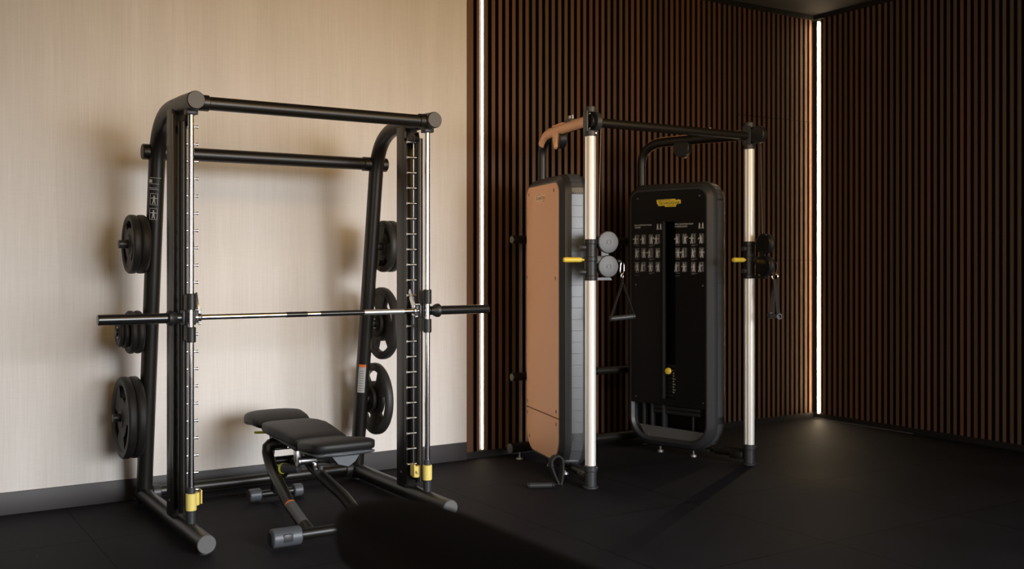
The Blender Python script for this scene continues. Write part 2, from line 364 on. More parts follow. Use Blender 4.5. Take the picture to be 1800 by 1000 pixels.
# ------------------------------------------------------------------ smith machine
XA, XB = 1.404, 2.708; XM = (XA+XB)/2
rack = thing('smith_machine', 'black steel Smith machine frame with chrome guide rods standing before the beige wall', 'smith machine', (XM, 5.45, 0))
def upy(z): return 6.05-0.155*z
fr = M['frame']
for X, s in ((XA, 1), (XB, -1)):          # s points inwards
    o = build('floor_rail', MB().cyl((X, 4.83, 0.056), (X, 6.09, 0.056), 0.044, bev=0.003), fr, rack)
    build('end_cap', MB().cyl((X, 4.822, 0.056), (X, 4.832, 0.056), 0.0445, bev=0.003), M['cap'], o)
    pieces('foot_pad', MB().cyl((X, 4.88, 0), (X, 4.88, 0.014), 0.032).cyl((X, 6.04, 0), (X, 6.04, 0.014), 0.032), M['black_plastic'], o)
    path = [(X, upy(0.06), 0.06)] + [(X, upy(z), z) for z in (0.5, 1.0, 1.5, 1.86)]
    path += bez3((X, upy(1.92), 1.92), (X, upy(1.92)-0.03, 2.09), (X, 5.62, 2.165), (X, 5.42, 2.168), 14) + [(X, 5.2, 2.165), (X, 5.02, 2.158)]
    up = build('rear_upright', MB().tube(path, 0.0435, 28), fr, rack)
    # joint where the upper cross tube meets the bent upright
    build('joint_cap', MB().cyl((X-s*0.075, 5.765, 1.972), (X+s*0.085, 5.765, 1.972), 0.043, bev=0.004), fr, up)
    g = MB().lathe((X, 5.01, 2.157), (0, 1, 0), [(0, -0.012), (0.040, -0.012), (0.0445, -0.008), (0.0445, 0.07), (0, 0.07)])
    g.cyl((X, 5.05, 2.152), (X+s*0.075, 5.05, 2.152), 0.040, bev=0.003)
    build('corner_joint', g, fr, rack)
    build('joint_cap', MB().cyl((X, 4.995, 2.157), (X, 5.0, 2.157), 0.041), M['cap'], rack)
    # box column with recessed front
    c = MB(); c.bx(X-0.040, X+0.040, 5.285, 5.392, 0.085, 2.19, 0.004)
    c.bx(X-0.040, X-0.034, 5.262, 5.29, 0.11, 2.12, 0.001); c.bx(X+0.034, X+0.040, 5.262, 5.29, 0.11, 2.12, 0.001)
    cl = build('column', c, fr, rack)
    pieces('bolt', MB().cyl((X-0.040, 5.33, 0.17), (X-0.044, 5.33, 0.17), 0.006), M['steel'], cl)
    xt = X-s*0.010
    build('peg_tube', MB().cyl((xt, 5.205, 0.13), (xt, 5.205, 2.075), 0.0205).bx(xt-0.012, xt+0.012, 5.21, 5.29, 0.135, 0.16, 0.001).bx(xt-0.012, xt+0.012, 5.21, 5.29, 2.03, 2.06, 0.001), fr, rack)
    for k in range(22):
        z = 2.052-k*0.0865
        pg = build('peg', MB().cyl((xt+s*0.012, 5.205, z), (xt+s*0.072, 5.205, z), 0.0062, seg=14).cyl((xt+s*0.072, 5.205, z), (xt+s*0.077, 5.205, z), 0.0085, seg=14, bev=0.001), M['steel'], rack)
    pieces('guide_rod', MB().cyl((X, 5.087, 0.10), (X, 5.087, 2.115), 0.0145), M['chrome'], rack)
    st = build('rod_base', MB().cyl((X, 5.087, 0.095), (X, 5.087, 0.162), 0.0215, 0.0235, bev=0.003), M['charcoal'], rack)
    build('rod_ring', MB().cyl((X, 5.087, 0.245), (X, 5.087, 0.276), 0.021, bev=0.003), M['charcoal'], rack)
    build('yellow_stop', MB().cyl((X, 5.087, 0.162), (X, 5.087, 0.246), 0.0262, bev=0.003), M['pale_yellow'], st)
    yb = MB().cyl((X+s*0.036, 5.150, 0.172), (X+s*0.036, 5.150, 0.235), 0.024, bev=0.002).bx(min(X+s*0.058, X+s*0.064), max(X+s*0.058, X+s*0.064), 5.12, 5.17, 0.18, 0.248, 0.001)
    yo = build('yellow_clamp', yb, M['pale_yellow'], rack)
    tri = [(-0.010, 0), (0.010, 0), (0, 0.018)]; tr2 = [(-0.0068, 0.0020), (0.0068, 0.0020), (0, 0.0138)]
    vd = Vector((-0.50, -0.86, 0)); sd = Vector((0.86, -0.50, 0))
    g = MB(); oo = Vector((X+s*0.036, 5.150, 0.192))+vd*0.0242
    for i in range(3):
        a, b_ = Vector(tri[i]), Vector(tri[(i+1) % 3]); c_, d_ = Vector(tr2[i]), Vector(tr2[(i+1) % 3])
        g.prism([a, b_, d_, c_], oo, sd, (0, 0, 1), 0.0008, vd)
    g.prism([(-0.0012, 0.004), (0.0012, 0.004), (0.0012, 0.012), (-0.0012, 0.012)], oo, sd, (0, 0, 1), 0.0008, vd)
    build('warning_triangle', g, M['black_ink'], yo)
    xp = X+s*0.020
    pw = MB().lathe((xp-0.014, 5.19, 2.075), (1, 0, 0), [(0, 0), (0.022, 0), (0.026, 0.004), (0.020, 0.010), (0.020, 0.018), (0.026, 0.024), (0.022, 0.028), (0, 0.028)])
    pw.bx(xp-0.020, xp+0.020, 5.20, 5.29, 2.060, 2.085, 0.003)
    build('cable_pulley', pw, M['black_plastic'], rack)
    build('counterweight_cable', MB().cyl((xp-0.002 if s > 0 else xp+0.004, 5.222, 0.20), (xp-0.002 if s > 0 else xp+0.004, 5.222, 2.07), 0.0032, seg=10), M['steel'], rack)
    b = MB().bx(X-0.028, X+0.028, 5.06, 5.115, 2.095, 2.122, 0.004); build('rod_bracket', b, M['black_plastic'], rack)
    # plate storage pegs on the outer side of the rear upright
    for z in (1.472, 0.992, 0.515):
        y = upy(z)
        g = MB().lathe((X, y, z), (-s, 0, 0), [(0, 0.0), (0.030, 0.0), (0.030, 0.042), (0.0235, 0.047), (0.0225, 0.047), (0.0225, 0.182), (0.0205, 0.185), (0, 0.185)], 24)
        build('storage_peg', g, M['charcoal'], up)
build('upper_crossbar', MB().cyl((XA+0.07, 5.05, 2.152), (XB-0.07, 5.05, 2.152), 0.0335), fr, rack)
build('upper_crossbar', MB().cyl((XA+0.07, 5.765, 1.972), (XB-0.07, 5.765, 1.972), 0.0375), fr, rack)
build('floor_crossbar', MB().cyl((XA, 6.03, 0.072), (XB, 6.03, 0.072), 0.031), fr, rack)
for X, s in ((XA, 1), (XB, -1)): build('joint_collar', MB().cyl((X+s*0.04, 6.03, 0.068), (X+s*0.085, 6.03, 0.068), 0.042, bev=0.004), M['charcoal'], rack)
# stickers on the uprights
def on_up(X, z): return Vector((X, upy(z), z))
REF = Vector((-0.50, -0.80, 0.0))
def person_icon(g, o, x, y, n, h, arms=1):
    """small walking/standing figure, height h"""
    d = 0.0006
    g.prism([(h*0.09*math.cos(a), h*0.9+h*0.09*math.sin(a)) for a in [i*math.pi/4 for i in range(8)]], o, x, y, d, n)
    g.prism([(-h*.10, h*.42), (h*.10, h*.42), (h*.13, h*.78), (-h*.13, h*.78)], o, x, y, d, n)
    g.prism([(-h*.20, 0), (-h*.10, 0), (h*.02, h*.42), (-h*.10, h*.42)], o, x, y, d, n)
    g.prism([(h*.10, 0), (h*.20, 0), (h*.10, h*.42), (-h*.02, h*.42)], o, x, y, d, n)
    if arms == 1: g.prism([(-h*.36, h*.62), (h*.36, h*.62), (h*.36, h*.70), (-h*.36, h*.70)], o, x, y, d, n)
    elif arms == 2: g.prism([(-h*.13, h*.72), (-h*.34, h*.50), (-h*.40, h*.56), (-h*.13, h*.80)], o, x, y, d, n)
    elif arms == 3: g.prism([(h*.10, h*.66), (h*.40, h*.80), (h*.40, h*.88), (h*.08, h*.76)], o, x, y, d, n)
def outline(g, w_, h_, t_, o, x, y, n, d=0.0006):
    for a in ([(0, 0), (w_, 0), (w_, t_), (0, t_)], [(0, h_-t_), (w_, h_-t_), (w_, h_), (0, h_)], [(0, 0), (t_, 0), (t_, h_), (0, h_)], [(w_-t_, 0), (w_, 0), (w_, h_), (w_-t_, h_)]): g.prism(a, o, x, y, d, n)
dd = (on_up(XA, 2)-on_up(XA, 1)).normalized(); nn = (REF-dd*REF.dot(dd)).normalized(); xx = dd.cross(nn)
if xx.dot(FW.cross(Vector((0, 0, 1)))) < 0: xx = -xx
up_l = [o for o in col.objects if o.name.startswith('rear_upright')][0]; up_r = [o for o in col.objects if o.name.startswith('rear_upright')][1]
st = build('instruction_sticker', MB().patch(on_up(XA, 1.60), on_up(XA, 1.845), 0.0437, R(-28), R(38), nn), M['black_plastic'], up_l)
g = MB(); base = on_up(XA, 1.60)+nn*0.0447
for zz in (0.012, 0.092):
    outline(g, 0.042, 0.062, 0.0018, base+dd*zz-xx*0.014, xx, dd, nn); person_icon(g, base+dd*(zz+0.006)+xx*0.007, xx, dd, nn, 0.046)
for k, (zz, w_) in enumerate(((0.175, 0.05), (0.183, 0.042), (0.205, 0.05), (0.238, 0.062))): g.prism([(0, 0), (w_, 0), (w_, 0.0022), (0, 0.0022)], base+dd*zz-xx*0.020, xx, dd, 0.0006, nn)
g.prism([(0, 0), (0.015, 0), (0.015, 0.017), (0, 0.017)], base+dd*0.212-xx*0.022, xx, dd, 0.0006, nn)
build('pictogram', g, M['print'], up_l)
build('warning_label', MB().patch(on_up(XB, 0.565), on_up(XB, 0.725), 0.0437, R(-30), R(30), REF), M['white_label'], up_r)
build('label_band', MB().patch(on_up(XB, 0.7255), on_up(XB, 0.742), 0.0437, R(-30), R(30), REF), M['orange'], up_r)
g = MB()
for k in range(9): g.patch(on_up(XB, 0.575+k*0.0155), on_up(XB, 0.579+k*0.0155), 0.0446, R(-22), R(16+(k*7) % 8), REF, 8, 0.0004)
build('small_print', g, M['print_dim'], up_r)

# ------------------------------------------------------------------ barbell running on the guide rods
ZB = 1.102; YBAR = 5.135
bar = thing('barbell', 'long barbell with black sleeves held by hooks across the Smith machine', 'barbell', (XM, YBAR, ZB))
build('shaft', MB().cyl((XA+0.02, YBAR, ZB), (XB-0.02, YBAR, ZB), 0.0138), M['chrome'], bar)
pieces('dark_band', MB().cyl((1.905, YBAR, ZB), (2.02, YBAR, ZB), 0.0143).cyl((2.092, YBAR, ZB), (2.345, YBAR, ZB), 0.0143), M['black_gloss'], bar)
build('knurled_grip', MB().cyl((2.345, YBAR, ZB), (2.585, YBAR, ZB), 0.0146), M['knurl'], bar)
for X, s in ((XA, 1), (XB, -1)):
    g = MB().lathe((X, YBAR, ZB), (-s, 0, 0), [(0, 0.04), (0.0255, 0.04), (0.0255, 0.4205), (0.0235, 0.423), (0, 0.423)], 28)
    build('sleeve', g, M['black_gloss'], bar)
    g = MB().lathe((X, YBAR, ZB), (-s, 0, 0), [(0, 0.032), (0.016, 0.032), (0.019, 0.045), (0.034, 0.074), (0.0385, 0.084), (0.0385, 0.096), (0.034, 0.102), (0.029, 0.104), (0, 0.104)], 28)
    build('collar', g, M['black_plastic'], bar)
    g = MB().cyl((X, 5.087, 1.142), (X, 5.087, 1.222), 0.0232, bev=0.003).cyl((X, 5.087, 0.983), (X, 5.087, 1.058), 0.0232, bev=0.003)
    g.bx(X-0.020, X+0.020, 5.10, 5.150, 0.99, 1.215, 0.004).bx(X-0.034, X+0.034, 5.115, 5.16, 1.065, 1.14, 0.006)
    g.bx(min(X+s*0.02, X+s*0.05), max(X+s*0.02, X+s*0.05), 5.125, 5.16, 1.075, 1.135, 0.003)
    ca = build('carriage', g, M['black_plastic'], bar)
    build('bearing_nut', MB().lathe((X+s*0.052, YBAR, ZB), (s, 0, 0), [(0, -0.006), (0.017, -0.006), (0.021, 0.002), (0.019, 0.010), (0.014, 0.014), (0, 0.014)], 20), M['steel'], ca)
    pieces('bolt', MB().cyl((X+s*0.045, 5.12, ZB-0.030), (X+s*0.056, 5.12, ZB-0.030), 0.006, seg=12).cyl((X+s*0.035, 5.11, ZB+0.038), (X+s*0.062, 5.11, ZB+0.038), 0.004, seg=12), M['steel'], ca)
    # catch hook that swings onto the pegs
    hk = [(0.005, -0.03), (0.03, -0.022), (0.028, 0.02), (0.052, 0.055), (0.070, 0.100), (0.062, 0.118), (0.050, 0.122), (0.042, 0.112), (0.020, 0.070), (0.0, 0.03)]
    build('hook', MB().prism(hk, (X+s*0.050, 5.135, ZB), (0, 1, 0), (0, 0, 1), 0.007, (s, 0, 0)), M['steel'], ca)

# ------------------------------------------------------------------ weight plates
def plate_mesh(Rr, th, holes=3, rim=0.85, hub=0.26, text=True):
    """rubber plate centred on x=0, axis X; real grip openings between hub and rim"""
    seg = 72; g = MB(); a0 = 0.027; rh = max(Rr*hub, 0.042); rr = Rr*rim; web = th*0.32; h = th/2
    if holes: ra, rb = rh+(rr-rh)*0.45, rr-(rr-rh)*0.02
    else: ra, rb = rh+0.5*(rr-rh), rr-0.001
    prof = [(a0, h), (rh-0.004, h), (rh, h-0.004), (rh+0.006, web), (ra, web), (rb, web), (rr+0.004, h-0.002), (rr+0.008, h), (Rr-0.008, h), (Rr-0.002, h-0.006), (Rr, h-0.012)]
    prof = [p for i, p in enumerate(prof) if i == 0 or p[0] >= prof[i-1][0]]
    iw = [i for i, p in enumerate(prof) if abs(p[0]-ra) < 1e-9][0]
    def inhole(k):
        if not holes: return False
        a = (k+0.5)/seg*holes % 1.0
        return 0.26 < a < 0.74
    sides = []
    for sg in (1, -1):
        sides.append([g.vs([(sg*x_, r_*math.cos(2*math.pi*(k)/seg+0.5), r_*math.sin(2*math.pi*(k)/seg+0.5)) for k in range(seg)]) for r_, x_ in prof])
    for S in sides:
        for i in range(len(prof)-1):
            for k in range(seg):
                if i == iw and inhole(k): continue
                g.face((S[i][k], S[i][(k+1) % seg], S[i+1][(k+1) % seg], S[i+1][k]))
    for i in (0, len(prof)-1):
        for k in range(seg): g.face((sides[0][i][k], sides[0][i][(k+1) % seg], sides[1][i][(k+1) % seg], sides[1][i][k]))
    for k in range(seg):
        if inhole(k):
            for i in (iw, iw+1): g.face((sides[0][i][k], sides[0][i][(k+1) % seg], sides[1][i][(k+1) % seg], sides[1][i][k]))
            for q, kk in ((k-1, k), (k+1, k+1)):
                if not inhole(q % seg): g.face((sides[0][iw][kk % seg], sides[0][iw+1][kk % seg], sides[1][iw+1][kk % seg], sides[1][iw][kk % seg]))
    return g
def lettering(Rr, th, word, rim=0.85):
    """raised ticks like moulded characters round the rim, both faces"""
    g = MB(); r0 = Rr*(rim+0.03)+0.006; r1 = Rr-0.012; mid = (r0+r1)/2; hh = (r1-r0)*0.75
    for sg in (1, -1):
        for grp in range(3):
            for i, wdt in enumerate(word):
                a = grp*2*math.pi/3+i*hh*1.25/mid+0.2; c = Vector((sg*(th/2), mid*math.cos(a), mid*math.sin(a)))
                rad = Vector((0, math.cos(a), math.sin(a))); tan = Vector((0, -math.sin(a), math.cos(a)))
                g.prism([(-hh*.3, -hh*.5), (-hh*.12, -hh*.5), (-hh*.12, hh*.5), (-hh*.3, hh*.5)], c, tan, rad, 0.0008, (sg, 0, 0))
                if wdt: g.prism([(-hh*.12, hh*.32), (hh*.3, hh*.32), (hh*.3, hh*.5), (-hh*.12, hh*.5)], c, tan, rad, 0.0008, (sg, 0, 0))
                if wdt == 2: g.prism([(-hh*.12, -hh*.5), (hh*.3, -hh*.5), (hh*.3, -hh*.32), (-hh*.12, -hh*.32)], c, tan, rad, 0.0008, (sg, 0, 0))
    return g
kinds = {'big': (0.226, 0.046, 3, 0.80, 0.24), 'mid': (0.160, 0.044, 3, 0.80, 0.34), 'small': (0.118, 0.036, 0, 0.80, 0.40), 'tiny': (0.088, 0.026, 0, 0.80, 0.5), 'mini': (0.080, 0.022, 0, 0.8, 0.5)}
protos = {}
def plate(kind, X, z, label, rot=0.0):
    Rr, th, ho, ri, hu = kinds[kind]; y = upy(z)-0.003
    if kind not in protos:
        o = build('weight_plate', plate_mesh(Rr, th, ho, ri, hu), M['rubber'], sharp=40)
        l = build('raised_lettering', lettering(Rr, th, (1, 0, 2, 1, 2, 0, 1)), M['rubber_text'], o)
        r = build('hub_ring', MB().lathe((-th/2-0.0006, 0, 0), (1, 0, 0), [(0.0265, 0), (0.031, 0), (0.031, th+0.0012), (0.0265, th+0.0012)], 28), M['steel'] if kind in ('tiny', 'mini') else M['charcoal'], o)
        protos[kind] = o
    else:
        src = protos[kind]; o = src.copy(); col.objects.link(o)
        for ch in list(src.children): c = ch.copy(); col.objects.link(c); c.parent = o
    o.location = (X, y, z); o.rotation_euler = (rot, 0, 0)
    o['label'] = label; o['category'] = 'weight plate'; o['group'] = 'weight plates stored on the Smith machine'
# left side, stacked outwards from the upright
plate('mid', 1.333, 1.472, 'black round weight plate on the upper left peg, next to the upright', 0.4)
plate('mid', 1.287, 1.472, 'black round weight plate on the upper left peg, outermost of the pair')
plate('small', 1.334, 0.990, 'small black weight plate on the middle left peg, next to the upright')
plate('small', 1.297, 0.990, 'small black weight plate on the middle left peg, second from the upright')
plate('tiny', 1.265, 0.990, 'very small black weight plate on the middle left peg, third from the upright')
plate('mini', 1.240, 0.990, 'smallest black weight plate at the outer end of the middle left peg')
plate('big', 1.331, 0.513, 'large black weight plate on the lowest left peg, next to the upright', 0.5)
plate('big', 1.282, 0.513, 'large black weight plate on the lowest left peg, outermost of the pair', 0.2)
plate('mid', 2.792, 1.472, 'black weight plate on the upper right peg, nearest the upright', 0.9)
plate('mid', 2.838, 1.472, 'black weight plate on the upper right peg, behind the other plate', 0.1)
plate('big', 2.815, 0.990, 'large black weight plate with grip slots on the middle right peg', 0.95)
plate('tiny', 2.779, 0.990, 'very small black plate between upright and large plate on the middle right peg')
plate('big', 2.803, 0.510, 'large black weight plate with grip slots on the lowest right peg', -0.15)
plate('tiny', 2.767, 0.510, 'very small black plate between upright and large plate on the lowest right peg')

# ------------------------------------------------------------------ adjustable bench
bc = thing('adjustable_bench', 'black padded adjustable bench inside the Smith machine, grey covers on its feet', 'bench', (2.09, 5.3, 0))
BX = 2.09
def pad(rows, bottom=0.055, edge=0.022, seg=40, n=3.2):
    """upholstered cushion from cross sections (y, z_top, x_centre, half width)"""
    g = MB(); rings = []
    for (y, zt, xc, hw, hh) in rows:
        pts = []
        for k in range(seg):
            a = 2*math.pi*k/seg; ca, sa = math.cos(a), math.sin(a)
            x_ = math.copysign(abs(ca)**(2/n), ca)*hw; z_ = math.copysign(abs(sa)**(2/n), sa)*hh
            pts.append((xc+x_, y, zt-hh+z_))
        rings.append(g.vs(pts))
    for i in range(len(rings)-1):
        for k in range(seg): g.face((rings[i][k], rings[i][(k+1) % seg], rings[i+1][(k+1) % seg], rings[i+1][k]))
    g.face(rings[0][::-1]); g.face(rings[-1]); return g
seat = build('seat', pad([(4.775, 0.467, BX+.005, .125, .010), (4.785, 0.473, BX+.005, .145, .020), (4.81, 0.480, BX+.005, .163, .030), (4.86, 0.479, BX+.005, .168, .032), (4.95, 0.470, BX+.005, .163, .032), (5.03, 0.460, BX+.005, .155, .032), (5.085, 0.453, BX+.005, .148, .031), (5.10, 0.446, BX+.005, .142, .022)], n=5), M['upholstery'], bc, sharp=60)
build('seat_tray', pad([(4.782, 0.425, BX+.005, .130, .006), (4.80, 0.428, BX+.005, .158, .012), (5.05, 0.412, BX+.005, .150, .012), (5.09, 0.405, BX+.005, .13, .008)]), M['foot_cover'], seat, sharp=60)
g = MB().prism([(-0.09, 0.0), (0.09, 0.0), (0.05, -0.055), (0.015, -0.075), (-0.04, -0.06)], (BX+0.03, 4.86, 0.412), (1, 0, 0), (0, 0, 1), 0.14, (0, 1, 0))
build('seat_bracket', g, M['foot_cover'], seat)
back = build('backrest', pad([(5.112, 0.452, BX, .135, .018), (5.125, 0.462, BX, .147, .030), (5.20, 0.472, BX, .150, .034), (5.32, 0.484, BX, .160, .036), (5.44, 0.490, BX, .172, .036), (5.54, 0.488, BX, .168, .034), (5.60, 0.484, BX, .155, .030), (5.615, 0.476, BX, .145, .018)], n=4.5), M['upholstery'], bc, sharp=60)
build('headrest', pad([(5.622, 0.475, BX-.01, .140, .014), (5.635, 0.486, BX-.01, .158, .026), (5.70, 0.506, BX-.01, .168, .036), (5.78, 0.520, BX-.01, .168, .042), (5.86, 0.512, BX-.01, .160, .044), (5.92, 0.486, BX-.01, .140, .036), (5.945, 0.464, BX-.01, .110, .018)], n=3.4), M['upholstery'], bc, sharp=60)
g = MB()
for sx in (-1, 1): g.box((BX+sx*0.138, 5.36, 0.420), (0.012, 0.50, 0.022), 0.004, Matrix.Rotation(R(4), 3, 'X'))
g.box((BX, 5.36, 0.418), (0.26, 0.46, 0.012), 0.004, Matrix.Rotation(R(4), 3, 'X'))
build('backrest_frame', g, M['charcoal'], back)
# frame tubes
BL = 2.04
for sx in (-1, 1):
    x0 = BL+sx*0.150; x1 = BL+sx*0.105; x2 = BL+sx*0.10
    p = [(x0, 4.775, 0.055), (x0, 5.05, 0.142)] + bez((x0-sx*0.028, 5.30, 0.215), (x1, 5.46, 0.262), (x1, 5.50, 0.33), 8) + bez((x1, 5.51, 0.35), (x2, 5.50, 0.385), (BX+sx*0.05, 5.48, 0.375), 6)[1:]
    lg = build('side_tube', MB().tube(p, 0.031, 20), fr, bc)
    if sx < 0:
        a = Vector((x0, 4.84, 0.0756)); b_ = Vector((x0, 5.02, 0.1325))
        build('warning_label', MB().patch(a, b_, 0.0312, R(-55), R(50), (-0.4, -0.45, 0.8)), M['grey_plate'], lg)
        build('label_band', MB().patch(b_, b_+(b_-a).normalized()*0.012, 0.0312, R(-55), R(50), (-0.4, -0.45, 0.8)), M['orange'], lg)
ft = build('front_foot_bar', MB().cyl((BL-0.30, 4.768, 0.052), (BL+0.30, 4.768, 0.052), 0.026), fr, bc)
for sx in (-1, 1):
    g = MB().cyl((BL+sx*0.200, 4.768, 0.052), (BL+sx*0.345, 4.768, 0.052), 0.046, bev=0.005)
    fc = build('foot_cover', g, M['foot_cover'], ft)
    build('wheel', MB().cyl((BL+sx*0.312, 4.768, 0.052), (BL+sx*0.352, 4.768, 0.052), 0.040, bev=0.008).bx(min(BL+sx*.25, BL+sx*.30), max(BL+sx*.25, BL+sx*.30), 4.72, 4.775, 0.035, 0.075, 0.006), M['charcoal'], ft)
rb = build('rear_foot_bar', MB().cyl((BX-0.15, 5.76, 0.042), (BX+0.13, 5.76, 0.042), 0.020), fr, bc)
for x0, x1 in ((BX-0.175, BX-0.105), (BX+0.09, BX+0.145)): pieces('rubber_foot', MB().cyl((x0, 5.76, 0.042), (x1, 5.76, 0.042), 0.036, bev=0.006), M['foot_cover'], rb)
build('spine', MB().tube([(BX-0.02, 5.76, 0.05), (BX-0.02, 5.74, 0.11), (BX-0.01, 5.60, 0.20), (BX, 5.40, 0.30), (BX, 5.15, 0.345), (BX+0.01, 4.97, 0.36)], 0.027, 18), fr, bc)
build('pivot', MB().cyl((BX-0.11, 5.14, 0.335), (BX+0.11, 5.14, 0.335), 0.023, bev=0.003).cyl((BX-0.125, 5.14, 0.335), (BX-0.11, 5.14, 0.335), 0.03, bev=0.003).bx(BX-0.135, BX-0.128+0.02, 5.12, 5.16, 0.33, 0.41, 0.003), M['steel'], bc)
build('support_strut', MB().tube([(BX-0.07, 5.56, 0.335), (BX-0.07, 5.60, 0.41), (BX-0.07, 5.58, 0.455)], 0.022, 16).bx(BX-0.10, BX-0.04, 5.50, 5.63, 0.395, 0.43, 0.006), M['charcoal'], bc)
lk = build('adjuster_quadrant', MB().prism([(0.055*math.cos(a), 0.055*math.sin(a)) for a in [R(180+i*18) for i in range(11)]]+[(0.035*math.cos(a), 0.035*math.sin(a)) for a in [R(360-i*18) for i in range(11)]], (BX-0.03, 5.10, 0.315), (0, 1, 0), (0, 0, 1), 0.012, (1, 0, 0)), M['steel'], bc)
g = MB().cyl((BX-0.085, 5.20, 0.28), (BX-0.14, 5.31, 0.27), 0.020, 0.026, bev=0.004)
build('adjuster_knob', g, M['charcoal'], bc)
build('yellow_ring', MB().cyl((BX-0.137, 5.304, 0.2705), (BX-0.142, 5.314, 0.2695), 0.028), M['lime'], bc)
build('release_lever', MB().cyl((BX-0.12, 5.33, 0.255), (BX-0.155, 5.44, 0.215), 0.006, seg=12), M['lime'], bc)
build('backrest_handle', MB().cyl((BX-0.115, 5.57, 0.425), (BX-0.172, 5.665, 0.416), 0.007, seg=12, bev=0.002), M['lime'], bc)
build('tilt_bracket', MB().prism([(-.020, .10), (.045, .11), (.030, .02), (.012, -.03), (-.012, -.03), (-.022, .03)], (BX-0.112, 5.555, 0.335), (0, 1, 0), (0, 0, 1), 0.012, (1, 0, 0)), M['grey_plate'], bc)
build('tilt_bracket', MB().prism([(-.020, .10), (.045, .11), (.030, .02), (.012, -.03), (-.012, -.03), (-.022, .03)], (BX+0.050, 5.555, 0.335), (0, 1, 0), (0, 0, 1), 0.012, (1, 0, 0)), M['grey_plate'], bc)
build('hinge_pin', MB().cyl((BX-0.13, 5.555, 0.335), (BX+0.08, 5.555, 0.335), 0.011, seg=16, bev=.002), M['steel'], bc)
build('rear_cross_tube', MB().cyl((BX-0.10, 5.54, 0.27), (BX+0.06, 5.54, 0.27), 0.022), fr, bc)
pieces('bolt', MB().cyl((BX-0.05, 5.22, 0.30), (BX-0.05, 5.22, 0.43), 0.008, seg=12).cyl((BX-0.05, 5.22, 0.30), (BX-0.05, 5.22, 0.312), 0.022, seg=16), M['steel'], bc)

